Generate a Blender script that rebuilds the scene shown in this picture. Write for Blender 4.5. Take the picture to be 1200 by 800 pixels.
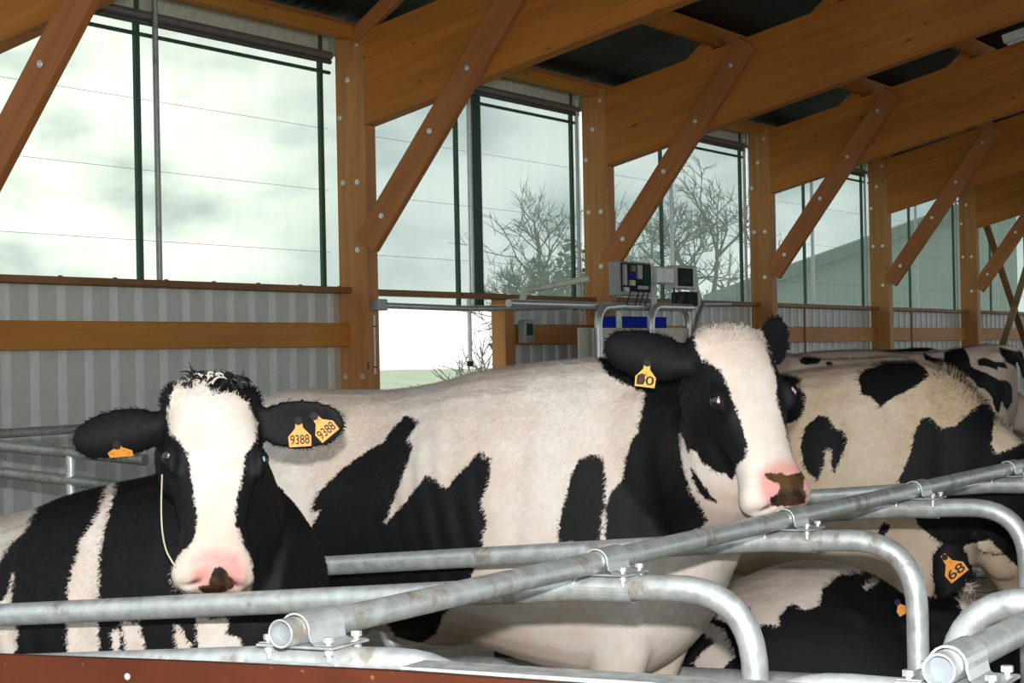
import bpy, bmesh, math, random
import numpy as np
from mathutils import Vector, Matrix
random.seed(7); rng = np.random.default_rng(11)
for o in list(bpy.data.objects): bpy.data.objects.remove(o)
scene = bpy.context.scene
COL = scene.collection

# ------------------------------------------------------------------ camera
FPX, TH, RO, PI_ = 2405.65, .4889, .0199, .0067
_F0 = np.array([math.cos(TH), math.sin(TH), 0]); _R0 = np.array([math.sin(TH), -math.cos(TH), 0]); _U0 = np.array([0, 0, 1.])
CF = _F0*math.cos(PI_)+_U0*math.sin(PI_); _U = _U0*math.cos(PI_)-_F0*math.sin(PI_)
CR = math.cos(RO)*_R0-math.sin(RO)*_U; CU = math.sin(RO)*_R0+math.cos(RO)*_U
CC = np.array([0, 0, 1.5])
cam_d = bpy.data.cameras.new('camera'); cam = bpy.data.objects.new('camera', cam_d); COL.objects.link(cam)
cam_d.sensor_width = 36; cam_d.lens = FPX/1200*36; cam_d.clip_start = .05; cam_d.clip_end = 600
m = Matrix.Identity(4)
for i, v in enumerate((CR, CU, -CF)):
    for r in range(3): m[r][i] = v[r]
for r in range(3): m[r][3] = CC[r]
cam.matrix_world = m
scene.camera = cam
def ray(x, y): return CF+CR*(x-600)/FPX+CU*(400-y)/FPX
def at(x, y, X=None, Y=None, D=None):
    d = ray(x, y); t = X/d[0] if X is not None else Y/d[1] if Y is not None else D
    return CC+d*t
def proj(P):
    P = np.asarray(P)-CC; z = P@CF
    return 600+FPX*(P@CR)/z, 400-FPX*(P@CU)/z, z

# ------------------------------------------------------------------ view, world, lights
vs = scene.view_settings
vs.view_transform = 'Standard'; vs.look = 'None'; vs.exposure = 0.0; vs.gamma = 1; vs.use_curve_mapping = False

class NT:
    def __init__(s, tree): s.t = tree
    def n(s, typ, ins=None, **kw):
        nd = s.t.nodes.new(typ)
        for k, v in kw.items(): setattr(nd, k, v)
        for k, v in (ins or {}).items():
            sock = nd.inputs[k]
            if hasattr(v, 'is_output') or isinstance(v, bpy.types.NodeSocket): s.t.links.new(v, sock)
            else: sock.default_value = v
        return nd
    def math(s, op, a, b=0., c=0.):
        nd = s.n('ShaderNodeMath', {0: a, 1: b, 2: c}, operation=op); return nd.outputs[0]
    def mix(s, f, a, b):
        nd = s.n('ShaderNodeMix', data_type='RGBA')
        for i, v in ((0, f), (6, a), (7, b)):
            if isinstance(v, bpy.types.NodeSocket): s.t.links.new(v, nd.inputs[i])
            else: nd.inputs[i].default_value = (*v, 1) if isinstance(v, tuple) and len(v) == 3 else v
        return nd.outputs[2]
    def mr(s, v, a, b, c=0., d=1., smooth=False):
        nd = s.n('ShaderNodeMapRange', {0: v, 1: a, 2: b, 3: c, 4: d})
        if smooth: nd.interpolation_type = 'SMOOTHSTEP'
        return nd.outputs[0]
    def noise(s, vec, scale, detail=3., rough=.55):
        return s.n('ShaderNodeTexNoise', {'Vector': vec, 'Scale': scale, 'Detail': detail, 'Roughness': rough}).outputs[0]
    def mapping(s, vec, scale=(1, 1, 1), loc=(0, 0, 0)):
        return s.n('ShaderNodeMapping', {'Vector': vec, 'Scale': scale, 'Location': loc}).outputs[0]

world = bpy.data.worlds.new('sky'); scene.world = world; world.use_nodes = True
T = NT(world.node_tree); world.node_tree.nodes.clear()
gen = T.n('ShaderNodeTexCoord').outputs['Generated']
cl = T.noise(T.mapping(gen, (3, 3, 7)), 2.6, 5, .55)
cl2 = T.noise(T.mapping(gen, (5, 5, 11), (3, 1, 2)), 3.0, 4, .5)
fac = T.mr(T.math('ADD', T.math('MULTIPLY', cl, .65), T.math('MULTIPLY', cl2, .35)), .38, .64, 0, 1, True)
skyc = T.mix(fac, (.41, .50, .52), (.96, .98, .95))
hz = T.mr(T.n('ShaderNodeSeparateXYZ', {0: gen}).outputs[2], .0, .07, .85, 0, True)
skyc = T.mix(hz, skyc, (1.05, 1.07, 1.03))
sd = ray(70, 190); sd = sd/np.linalg.norm(sd)
dot = T.n('ShaderNodeVectorMath', {0: gen, 1: tuple(sd)}, operation='DOT_PRODUCT').outputs['Value']
glow = T.mr(dot, .988, .9995, 0, 1, True)
glow = T.math('MULTIPLY', glow, T.mr(cl2, .35, .6, .25, 1.0))
skyc = T.mix(glow, skyc, (1.6, 1.55, 1.35))
bg = T.n('ShaderNodeBackground', {'Color': skyc, 'Strength': 1.5})
T.t.links.new(bg.outputs[0], T.n('ShaderNodeOutputWorld').inputs[0])

# the photographer's flash, on top of the camera
fl = bpy.data.lights.new('camera_flash', 'AREA'); fl.shape = 'RECTANGLE'; fl.size = .07; fl.size_y = .045; fl.energy = 355; fl.color = (1, .97, .93)
flo = bpy.data.objects.new('camera_flash', fl); COL.objects.link(flo)
fm = m.copy(); p = CC+CU*.2-CR*.02
for r in range(3): fm[r][3] = p[r]
flo.matrix_world = fm

# ------------------------------------------------------------------ materials
MATS = {}
def newmat(name):
    mt = bpy.data.materials.new(name); mt.use_nodes = True
    t = NT(mt.node_tree); b = mt.node_tree.nodes['Principled BSDF']; MATS[name] = mt
    return mt, t, b
def setb(t, b, **kw):
    al = dict(col='Base Color', rough='Roughness', metal='Metallic', spec='Specular IOR Level', normal='Normal', alpha='Alpha', emis='Emission Color', emstr='Emission Strength', trans='Transmission Weight', sheen='Sheen Weight', sub='Subsurface Weight')
    for k, v in kw.items():
        s = b.inputs[al[k]]
        if isinstance(v, bpy.types.NodeSocket): t.t.links.new(v, s)
        else: s.default_value = (*v, 1) if isinstance(v, tuple) and len(v) == 3 else v
def plain(name, col, rough=.6, metal=0., spec=.4, var=.12, scale=12., bump=0.):
    mt, t, b = newmat(name)
    oc = t.n('ShaderNodeTexCoord').outputs['Object']
    n = t.noise(oc, scale, 4)
    dk = tuple(c*(1-var) for c in col); lt = tuple(min(1, c*(1+var)) for c in col)
    setb(t, b, col=t.mix(t.mr(n, .3, .7), dk, lt), rough=rough, metal=metal, spec=spec)
    if bump: setb(t, b, normal=t.n('ShaderNodeBump', {'Height': n, 'Strength': bump, 'Distance': .01}).outputs[0])
    return mt
def wood(name, c1, c2, lam=.04, knots=True, rough=.6):
    mt, t, b = newmat(name)
    oc = t.n('ShaderNodeTexCoord').outputs['Object']
    oi = t.n('ShaderNodeObjectInfo').outputs['Random']
    off = t.n('ShaderNodeCombineXYZ', {0: t.math('MULTIPLY', oi, 37.), 1: t.math('MULTIPLY', oi, 11.), 2: 0.}).outputs[0]
    v = t.n('ShaderNodeVectorMath', {0: oc, 1: off}, operation='ADD').outputs[0]
    g = t.noise(t.mapping(v, (1.2, 22, 22)), 1., 5, .6)
    big = t.noise(t.mapping(v, (.6, 2.5, 2.5)), 1., 2)
    c = t.mix(t.mr(g, .3, .72), c1, c2)
    c = t.mix(t.mr(big, .35, .7, 0, .55), c, tuple(x*.72 for x in c1))
    if lam:
        sep = t.n('ShaderNodeSeparateXYZ', {0: oc}).outputs[2]
        idx = t.math('FLOOR', t.math('DIVIDE', sep, lam))
        wn = t.n('ShaderNodeTexWhiteNoise', {'W': idx}, noise_dimensions='1D').outputs[0]
        c = t.mix(t.mr(wn, 0, 1, 0, .22), c, tuple(min(1, x*1.35) for x in c2))
        fr = t.math('FRACT', t.math('DIVIDE', sep, lam))
        c = t.mix(t.mr(fr, 0, .07, .35, 0), c, tuple(x*.4 for x in c1))
    if knots:
        vo = t.n('ShaderNodeTexVoronoi', {'Vector': t.mapping(v, (2.2, 6, 6)), 'Scale': 1.}).outputs[0]
        c = t.mix(t.mr(vo, .05, .11, .8, 0, True), c, tuple(x*.3 for x in c1))
    setb(t, b, col=c, rough=rough, spec=.35)
    setb(t, b, normal=t.n('ShaderNodeBump', {'Height': g, 'Strength': .15, 'Distance': .005}).outputs[0])
    return mt
wood('glulam', (.38, .125, .018), (.55, .205, .03))
wood('brace_wood', (.38, .13, .04), (.50, .19, .06), lam=0)
wood('rail_wood', (.50, .20, .03), (.62, .27, .045), lam=0)
wood('sill_wood', (.22, .10, .035), (.34, .17, .06), lam=0)
wood('post_wood', (.45, .19, .06), (.60, .29, .10), lam=.045)
wood('grey_wood', (.25, .17, .09), (.36, .26, .15), lam=0)
def galv(name, base=(.56, .60, .61), dirt=.5, rough=.42):
    mt, t, b = newmat(name)
    oc = t.n('ShaderNodeTexCoord').outputs['Object']
    n = t.noise(oc, 26., 3); n2 = t.noise(oc, 7., 4, .65); n3 = t.noise(oc, 90., 2)
    c = t.mix(t.mr(n, .3, .7), tuple(x*.82 for x in base), tuple(min(1, x*1.15) for x in base))
    c = t.mix(t.mr(n3, .35, .7, 0, .3), c, (.7, .72, .72))
    nz = t.n('ShaderNodeSeparateXYZ', {0: t.n('ShaderNodeNewGeometry').outputs['Normal']}).outputs[2]
    d = t.mr(n2, .53, .66, 0, dirt, True)
    c = t.mix(d, c, (.16, .11, .06))
    setb(t, b, col=c, metal=t.mr(d, 0, 1, .6, .1), rough=t.mr(n, .3, .7, rough-.08, rough+.12), spec=.5)
    return mt
galv('galvanised', dirt=.75); galv('galvanised_clean', (.62, .66, .68), dirt=.12, rough=.36); galv('galvanised_old', (.34, .35, .34), dirt=.5, rough=.5)
galv('zinc_bolt', (.66, .68, .68), dirt=.1, rough=.3)
plain('cladding_grey', (.60, .64, .61), rough=.5, var=.04)
plain('cladding_rib', (.80, .83, .83), rough=.45, var=.04)
plain('roof_dark', (.045, .05, .055), rough=.8, var=.25, scale=3)
plain('green_steel', (.045, .115, .075), rough=.5)
plain('dark_rail', (.10, .105, .10), rough=.5)
plain('grey_rail', (.22, .22, .21), rough=.45, metal=.4)
plain('pale_rail', (.60, .64, .54), rough=.5)
plain('white_steel', (.75, .78, .78), rough=.4)
plain('cable', (.03, .03, .03), rough=.6)
plain('wire', (.22, .25, .24), rough=.6)
plain('concrete', (.30, .28, .25), rough=.9, var=.3, scale=5, bump=.3)
plain('bedding', (.36, .29, .19), rough=.95, var=.35, scale=25, bump=.5)
plain('field_grass', (.55, .60, .42), rough=.95, var=.3, scale=.4)
plain('barn_wall', (.22, .26, .24), rough=.8, var=.08)
plain('barn_roof', (.10, .13, .12), rough=.8, var=.1)
plain('box_grey', (.32, .34, .33), rough=.45)
plain('box_pale', (.55, .57, .56), rough=.5)
plain('dark_plastic', (.03, .034, .036), rough=.8, spec=.08)
plain('blue_plastic', (.012, .03, .42), rough=.8, spec=.05)
plain('circuit_green', (.02, .07, .05), rough=.8, spec=.08)
plain('stainless', (.36, .33, .285), rough=.45, metal=.4, var=.06)
plain('plug_grey', (.17, .195, .215), rough=.5)
plain('lamp_white', (.7, .7, .68), rough=.4)
plain('overlit_bark', (.34, .36, .30), rough=.9, var=.2)  # sapling's bark, colour lightened to look washed out by the outdoor glare
plain('bark', (.10, .09, .07), rough=.9, var=.3)
plain('hedge_leaf', (.05, .09, .035), rough=.9, var=.4, scale=3)
plain('hoof', (.05, .045, .04), rough=.6)
plain('tag_ink', (.012, .01, .01), rough=.6)
plain('tag_dirt', (.10, .045, .03), rough=.8)
plain('twine', (.62, .55, .40), rough=.8)
def tagmat(name, c):
    mt, t, b = newmat(name); oc = t.n('ShaderNodeTexCoord').outputs['Object']
    n = t.noise(oc, 60., 4)
    setb(t, b, col=t.mix(t.mr(n, .55, .75, 0, .7), c, tuple(x*.35 for x in c)), rough=.5)
tagmat('tag_orange', (.86, .33, .04)); tagmat('tag_yellow', (.72, .43, .06))
# red-brown stall panel
mt, t, b = newmat('red_panel'); oc = t.n('ShaderNodeTexCoord').outputs['Object']
n = t.noise(oc, 5., 5); n2 = t.noise(oc, 38., 3, .6)
c = t.mix(t.mr(n, .3, .7), (.052, .0105, .003), (.080, .0175, .005))
c = t.mix(t.mr(n2, .66, .74, 0, .6), c, (.22, .12, .06))
setb(t, b, col=c, rough=.55, spec=.25)
# windbreak netting: fine mesh that lets most of the view through
mt, t, b = newmat('windbreak_net')
tr = t.n('ShaderNodeBsdfTransparent', {'Color': (.60, .67, .645, 1)})
df = t.n('ShaderNodeBsdfTranslucent', {'Color': (.72, .82, .76, 1)}); dd = t.n('ShaderNodeBsdfDiffuse', {'Color': (.5, .58, .53, 1)})
oc = t.n('ShaderNodeTexCoord').outputs['Object']
st = t.noise(t.mapping(oc, (5, 1, .25)), 1.5, 3)
a = t.n('ShaderNodeMixShader', {0: .35, 1: df.outputs[0], 2: dd.outputs[0]})
mx = t.n('ShaderNodeMixShader', {0: t.mr(st, .3, .7, .26, .34), 1: tr.outputs[0], 2: a.outputs[0]})
t.t.links.new(mx.outputs[0], t.t.nodes['Material Output'].inputs[0])
# eyes
mt, t, b = newmat('eye_dark'); oc = t.n('ShaderNodeTexCoord').outputs['Object']
setb(t, b, col=t.mix(t.mr(t.noise(oc, 80.), .3, .7), (.006, .006, .008), (.02, .014, .012)), rough=.05, spec=.8)
plain('eye_white_or_glint', (.60, .36, .42), rough=.12, spec=.7, var=.05)
plain('eye_glint_paint', (.30, .42, .46), rough=.1, spec=.8)  # bluish glint on the left cow's eyes, painted in as colour

def coat(name, white, tan, tanamt=.5, fur=False, black=(.006, .0065, .0075)):
    mt, t, b = newmat(name)
    oc = t.n('ShaderNodeTexCoord').outputs['Object']
    nz = t.noise(oc, 42., 4, .6)
    nb = t.noise(oc, 130., 2, .5)
    jig = t.math('ADD', t.math('MULTIPLY', t.math('SUBTRACT', nz, .5), .020), t.math('MULTIPLY', t.math('SUBTRACT', nb, .5), .016))
    def A(nm): return t.n('ShaderNodeAttribute', attribute_name=nm).outputs['Fac']
    bl = t.mr(t.math('ADD', A('black'), jig), -.003, .003)
    big = t.noise(oc, 3.2, 3); fine = t.noise(oc, 19., 3)
    wc = t.mix(t.mr(t.math('ADD', big, t.math('MULTIPLY', fine, .25)), .44, .80, 0, tanamt, True), white, tan)
    c = t.mix(bl, wc, black)
    jp = t.math('MULTIPLY', t.math('SUBTRACT', nz, .5), .02)
    pk = t.mr(t.math('ADD', A('pink'), jp), -.016, .014)
    c = t.mix(pk, c, (.66, .33, .30))
    dk = t.mr(t.math('ADD', A('dark'), t.math('MULTIPLY', jig, .6)), -.002, .002)
    c = t.mix(dk, c, t.mix(t.mr(fine, .4, .65), (.02, .014, .012), (.10, .052, .02)))
    no = t.mr(A('hole'), .2, .8)
    c = t.mix(no, c, (.10, .03, .035))
    setb(t, b, col=c, rough=t.mr(pk, 0, 1, .62, .35), spec=t.mr(bl, 0, 1, .2, .18))
    if fur:
        at_n = t.n('ShaderNodeAttribute', attribute_name='nrm').outputs['Vector']
        setb(t, b, normal=t.n('ShaderNodeVectorTransform', {0: at_n}, vector_type='NORMAL', convert_from='OBJECT', convert_to='WORLD').outputs[0])
    else:
        h = t.noise(t.mapping(oc, (1, 1, .35)), 160., 3)
        setb(t, b, normal=t.n('ShaderNodeBump', {'Height': h, 'Strength': .25, 'Distance': .004}).outputs[0])
    return mt
for f in (0, 1):
    x = '_fur' if f else ''
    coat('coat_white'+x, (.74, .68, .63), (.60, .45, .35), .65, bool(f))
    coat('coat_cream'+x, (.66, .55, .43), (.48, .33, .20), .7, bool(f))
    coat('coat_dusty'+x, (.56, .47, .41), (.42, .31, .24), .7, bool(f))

# ------------------------------------------------------------------ mesh helpers
def link(name, me, mat, parent=None, loc=None):
    o = bpy.data.objects.new(name, me); COL.objects.link(o)
    if mat:
        me.materials.clear(); me.materials.append(MATS[mat])
    if parent is not None: o.parent = parent
    if loc is not None: o.location = loc
    return o
def tag(o, label=None, cat=None, group=None, kind=None):
    if label: o['label'] = label
    if cat: o['category'] = cat
    if group: o['group'] = group
    if kind: o['kind'] = kind
    return o
def empty(name, loc=(0, 0, 0)):
    o = bpy.data.objects.new(name, None); COL.objects.link(o); o.location = loc; o.empty_display_size = .1
    return o
def mesh_from(name, V, Fc, smooth=False):
    me = bpy.data.meshes.new(name); me.from_pydata([tuple(v) for v in V], [], Fc); me.update()
    if smooth: me.polygons.foreach_set('use_smooth', [True]*len(me.polygons))
    return me
class MB:
    """collects simple shapes into one mesh"""
    def __init__(s): s.V = []; s.F = []; s.S = []
    def add(s, V, F, smooth=False):
        k = len(s.V); s.V += [tuple(v) for v in V]; s.F += [tuple(i+k for i in f) for f in F]; s.S += [smooth]*len(F); return s
    def box(s, a, b, bev=0.):
        x0, y0, z0 = a; x1, y1, z1 = b
        if bev:
            V = []; 
            c = [(x0, x1), (y0, y1), (z0, z1)]
            for i in (0, 1):
                for j in (0, 1):
                    for k in (0, 1):
                        for ax in range(3):
                            q = [c[0][i], c[1][j], c[2][k]]; sg = [1-2*i, 1-2*j, 1-2*k]
                            for a2 in range(3):
                                if a2 != ax: q[a2] += sg[a2]*bev
                            V.append(q)
            bm = bmesh.new()
            for q in V: bm.verts.new(q)
            bmesh.ops.convex_hull(bm, input=bm.verts); bm.verts.index_update()
            bmesh.ops.dissolve_limit(bm, angle_limit=.02, verts=bm.verts, edges=bm.edges)
            bm.verts.index_update()
            s.add([v.co for v in bm.verts], [[v.index for v in f.verts] for f in bm.faces]); bm.free(); return s
        V = [(x0, y0, z0), (x1, y0, z0), (x1, y1, z0), (x0, y1, z0), (x0, y0, z1), (x1, y0, z1), (x1, y1, z1), (x0, y1, z1)]
        return s.add(V, [(3, 2, 1, 0), (4, 5, 6, 7), (0, 1, 5, 4), (1, 2, 6, 5), (2, 3, 7, 6), (3, 0, 4, 7)])
    def tube(s, pts, r, n=16, caps=True, closed=False, inner=0.):
        P = [np.array(p, float) for p in pts]; N = len(P); rr = r if hasattr(r, '__len__') else [r]*N
        up = None; V = []; F = []
        for i in range(N):
            if closed: t = P[(i+1) % N]-P[i-1]
            else: t = P[min(i+1, N-1)]-P[max(i-1, 0)]
            t = t/np.linalg.norm(t)
            if up is None:
                up = np.array([0, 0, 1.]) if abs(t[2]) < .9 else np.array([1., 0, 0])
            a = up-t*(up@t); a /= np.linalg.norm(a); b = np.cross(t, a); up = a
            for k in range(n):
                w = 2*math.pi*k/n; V.append(P[i]+(a*math.cos(w)+b*math.sin(w))*rr[i])
        M = N if closed else N-1
        for i in range(M):
            j = (i+1) % N
            for k in range(n): F.append((i*n+k, i*n+(k+1) % n, j*n+(k+1) % n, j*n+k))
        if caps and not closed:
            F.append(tuple(range(n-1, -1, -1))); F.append(tuple((N-1)*n+k for k in range(n)))
        return s.add(V, F, True)
    def bar(s, p, q, w, h, up=(0, 0, 1)):
        p = np.array(p, float); q = np.array(q, float); t = (q-p)/np.linalg.norm(q-p); up = np.array(up, float)
        b = up-t*(up@t); b /= np.linalg.norm(b); a = np.cross(b, t)
        V = [c+a*(w/2*i)+b*(h/2*j) for c in (p, q) for i, j in ((-1, -1), (1, -1), (1, 1), (-1, 1))]
        return s.add(V, [(0, 1, 2, 3), (7, 6, 5, 4), (0, 4, 5, 1), (1, 5, 6, 2), (2, 6, 7, 3), (3, 7, 4, 0)])
    def build(s, name, mat, parent=None, loc=None, origin=None):
        V = s.V
        if origin is not None:
            V = [(v[0]-origin[0], v[1]-origin[1], v[2]-origin[2]) for v in V]; loc = origin
        me = bpy.data.meshes.new(name); me.from_pydata(V, [], s.F); me.update()
        me.polygons.foreach_set('use_smooth', s.S)
        bm = bmesh.new(); bm.from_mesh(me); bmesh.ops.recalc_face_normals(bm, faces=bm.faces); bm.to_mesh(me); bm.free()
        if any(s.S) :
            try: me.set_sharp_from_angle(angle=math.radians(40))
            except Exception: pass
        return link(name, me, mat, parent, loc)
def beam(name, p, q, w, h, mat, parent=None, roll_up=(0, 0, 1), bev=.006, pre=0., post=0.):
    """timber of width w (sideways) and height h from p to q; local x runs along it, so the grain does too"""
    p = Vector(p); q = Vector(q); d = q-p; L = d.length; t = d.normalized(); up = Vector(roll_up)
    b = (up-t*up.dot(t)).normalized(); a = b.cross(t)
    o = MB().box((-pre, -w/2, -h/2), (L+post, w/2, h/2), bev).build(name, mat)
    M = Matrix(((t.x, a.x, b.x, p.x), (t.y, a.y, b.y, p.y), (t.z, a.z, b.z, p.z), (0, 0, 0, 1)))
    if parent is not None:
        o.parent = parent; o.matrix_local = parent.matrix_basis.inverted() @ M
    else: o.matrix_basis = M
    return o
def child_at(o, parent):
    """keep o's world placement while hanging it under parent (parent has no parent itself)"""
    M = o.matrix_basis.copy(); o.parent = parent; o.matrix_local = parent.matrix_basis.inverted() @ M
    return o
_bolt = None
def bolt(parent, p, nrm, r=.016):
    """round bolt head with washer at world point p facing nrm"""
    global _bolt
    if _bolt is None:
        mb = MB(); mb.tube([(0, 0, -.002), (0, 0, .003)], 1.45, 14); mb.V = [(v[0], v[1], v[2]) for v in mb.V]
        mb.tube([(0, 0, .003), (0, 0, .55)], .9, 6)
        mb.V = [(v[0], v[1], v[2]) for v in mb.V]
        o = mb.build('bolt', 'zinc_bolt'); _bolt = o.data; bpy.data.objects.remove(o)
    o = bpy.data.objects.new('bolt', _bolt); COL.objects.link(o)
    z = Vector(nrm).normalized(); x = z.orthogonal().normalized(); y = z.cross(x)
    p = Vector(p)
    M = Matrix(((x.x*r, y.x*r, z.x*r, p.x), (x.y*r, y.y*r, z.y*r, p.y), (x.z*r, y.z*r, z.z*r, p.z), (0, 0, 0, 1)))
    o.matrix_basis = M
    return child_at(o, parent)
# ------------------------------------------------------------------ the barn
WY, X1, BAY, PW, PD = 9.93, 15.41, 5.0, .18, .30     # wall plane, first post in view, bay, post width and depth
YR, ZR, SL, RDZ = 9.635, 3.557, .2606, .83            # rafter foot, pitch, vertical depth
def rtop(Y): return ZR+RDZ+(YR-Y)*SL
XB = [X1+BAY*k for k in range(-1, 7)]                 # post positions -1 .. 6
ordn = {-1: 'nearest', 0: 'first', 1: 'second', 2: 'third', 3: 'fourth', 4: 'fifth', 5: 'sixth', 6: 'seventh'}

o = MB().box((2.9, -1.0, -.5), (60, 3.72, 0)).build('floor', 'bedding'); tag(o, kind='structure')
o = MB().box((-12, 3.72, -.5), (60, 9.9, 0)).build('floor', 'concrete'); tag(o, kind='structure')
o = MB().box((-12, -14, -.5), (2.9, 3.72, 0)).build('floor', 'concrete'); tag(o, kind='structure')
o = MB().box((2.9, -14, -.5), (60, -1.0, 0)).build('floor', 'concrete'); tag(o, kind='structure')
o = MB().add([(-150, 9.9, -.3), (260, 9.9, -.3), (260, 260, -.3), (-150, 260, -.3)], [(0, 1, 2, 3)]).build('ground_outside', 'field_grass'); tag(o, kind='structure')

# ribbed metal cladding below the netting, one run of sheets per bay
def cladding(name, xa, xb, z0, z1):
    V = []; F = []; mats = []
    prof = [(0, 0), (.205, 0), (.225, -.02), (.28, -.02), (.30, 0)]
    xs = []; x = xa
    while x < xb-1e-3:
        for a, d in prof[:-1]:
            if x+a < xb: xs.append((x+a, d, 1 if d < 0 else 0))
        x += .30
    xs.append((xb, 0, 0))
    for (x, d, _) in xs: V += [(x, WY+.06+d, z0), (x, WY+.06+d, z1)]
    for i in range(len(xs)-1):
        F.append((2*i, 2*i+2, 2*i+3, 2*i+1)); mats.append(1 if xs[i][1] < 0 and xs[i+1][1] < 0 else 0)
    me = mesh_from(name, V, F); me.materials.append(MATS['cladding_grey']); me.materials.append(MATS['cladding_rib'])
    me.polygons.foreach_set('material_index', mats)
    # sheets have a back
    o = bpy.data.objects.new(name, me); COL.objects.link(o)
    sm = o.modifiers.new('thickness', 'SOLIDIFY'); sm.thickness = .003; sm.offset = 1
    tag(o, kind='structure'); return o
for k in range(-1, 6):
    xa = X1+BAY*k+PW; xb = X1+BAY*(k+1)
    if k == 0: xa = X1+2.95
    cladding('wall_back', xa, xb+.12, -.3, 2.10)
cladding('wall_back', 2.0, X1-BAY, -.3, 2.10)

# posts
posts = {}
for k in range(-1, 7):
    x = X1+BAY*k
    o = beam('timber_post', (x+PW/2, WY-PD/2, -.3), (x+PW/2, WY-PD/2, 4.42), PW, PD, 'post_wood' if k > -2 else '', roll_up=(0, 1, 0), bev=.004)
    lab = {-1: 'glued timber wall post at the left end, outside the picture', 0: 'glued timber wall post left of the bright open doorway, nearest in full view', 1: 'glued timber wall post behind the control boxes of the gate station',
           2: 'glued timber wall post just above the ear of the cow leaning on the rail', 3: 'fourth glued timber wall post, above the dusty cows on the right', 4: 'fifth glued timber wall post, small, left of the crossed timbers',
           5: 'sixth glued timber wall post at the far end of the crossed timbers', 6: 'seventh glued timber wall post in the far gloom'}[k]
    tag(o, lab, 'post', 'timber posts along the barn wall'); posts[k] = o
    if -1 <= k <= 4:
        for (dy, z) in ((.22, 4.28), (.13, 3.97), (.04, 3.64), (.06, 3.06), (.21, 3.06), (.20, 2.46), (.05, 1.34), (.23, 1.34)):
            bolt(o, (x-.001, WY-dy, z), (-1, 0, 0), .017)

# rafters and their diagonal braces
for k in range(-1, 7):
    xc = X1+BAY*k+PW/2; Ye = -1.5
    s = math.hypot(1, SL); hp = RDZ/s
    # the rafter is cut plumb at the post, so build it directly with plumb ends
    L = (YR-Ye)*s; c = np.array([0, -1, SL])/s; n = np.array([0, SL, 1])/s
    p0 = Vector((xc, YR+.001, ZR+RDZ/2)); q0 = Vector((xc, Ye, ZR+RDZ/2+(YR-Ye)*SL))
    o = beam('roof_beam', p0, q0, PW, hp, 'glulam', bev=.0)
    me = o.data; sh = RDZ/2*SL/s
    for v in me.vertices:       # plumb cut
        v.co.x += -(v.co.z/(hp/2))*(hp/2)*(-SL)
    lab = {-1: 'sloping glued roof beam cut off by the top left corner', 0: 'sloping glued roof beam rising from the post beside the doorway', 1: 'sloping glued roof beam rising from the second post, over the control boxes',
           2: 'sloping glued roof beam rising from the third post', 3: 'sloping glued roof beam rising from the fourth post', 4: 'sloping glued roof beam rising from the fifth post', 5: 'sixth sloping glued roof beam, far right', 6: 'seventh sloping glued roof beam, hidden deep in the barn'}[k]
    tag(o, lab, 'beam', 'sloping roof beams')
    # brace on the near face: from the post up to the beam top
    xb = X1+BAY*k-.045+.0
    pa = Vector((xb, 9.60, 2.50)); pb = Vector((xb, 7.93, 4.76))
    d = (pb-pa).normalized()
    o = beam('diagonal_brace', pa, pb, .088, .235, 'brace_wood', roll_up=(0, 1, 0), bev=.005)
    # foot is cut plumb against the post, head cut along the beam
    for v in o.data.vertices:
        if v.co.x < .5: v.co.x += -v.co.z*(d.y/ d.z if False else .0)
    lab = {-1: 'diagonal timber brace crossing the top left corner', 0: 'diagonal timber brace from the post left of the doorway up to its roof beam', 1: 'diagonal timber brace ending at the post behind the control boxes',
           2: 'diagonal timber brace ending at the third wall post', 3: 'diagonal timber brace ending at the fourth wall post', 4: 'diagonal timber brace in front of the crossed timbers at the right edge', 5: 'diagonal timber brace on the sixth post', 6: 'diagonal timber brace on the seventh post'}[k]
    tag(o, lab, 'brace', 'diagonal braces between posts and roof beams')
    for tt in (.30, 1.18, 1.82, 2.52):
        q = pa+d*tt; bolt(o, (xb-.045, q.y+(.02 if tt > 1 else 0), q.z), (-1, 0, 0), .017)

# purlins on top of the beams, roof sheets above
names = ['lowest', 'second lowest', 'third', 'fourth', 'fifth', 'sixth', 'seventh', 'eighth']
for i in range(7):
    Y = 8.30-1.42*i
    o = beam('purlin', (2.6, Y, rtop(Y)+.115), (46, Y, rtop(Y)+.115), .10, .20, 'glulam', bev=.004)
    tag(o, '%s of the long timber purlins lying across the roof beams' % names[i], 'purlin', 'roof purlins')
    for k in range(-1, 5):      # short cleats that hold the purlin on the beam
        xq = X1+BAY*k-.02
        mb = MB(); mb.add([(xq-.0, Y+.06, rtop(Y+.06)), (xq-.0, Y+.36, rtop(Y+.36)), (xq, Y+.06, rtop(Y)+.17), (xq+PW, Y+.06, rtop(Y+.06)), (xq+PW, Y+.36, rtop(Y+.36)), (xq+PW, Y+.06, rtop(Y)+.17)],
                          [(0, 1, 2), (5, 4, 3), (0, 3, 4, 1), (1, 4, 5, 2), (2, 5, 3, 0)])
        c = mb.build('cleat', 'glulam'); child_at(c, o)
V = []; F = []; xs = np.arange(2.5, 46.0, .045)
for i, x in enumerate(xs):
    dz = .012*math.sin(2*math.pi*x/.18)
    V += [(x, 10.6, rtop(10.6)+.225+dz), (x, -1.5, rtop(-1.5)+.225+dz), (x, -13.6, rtop(10.6)+.225+dz)]
F = [f for i in range(len(xs)-1) for f in ((3*i, 3*i+1, 3*i+4, 3*i+3), (3*i+1, 3*i+2, 3*i+5, 3*i+4))]
me = mesh_from('ceiling', V, F, True); o = link('ceiling', me, 'roof_dark'); tag(o, kind='structure')
sm = o.modifiers.new('thickness', 'SOLIDIFY'); sm.thickness = .01; sm.offset = 1

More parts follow.
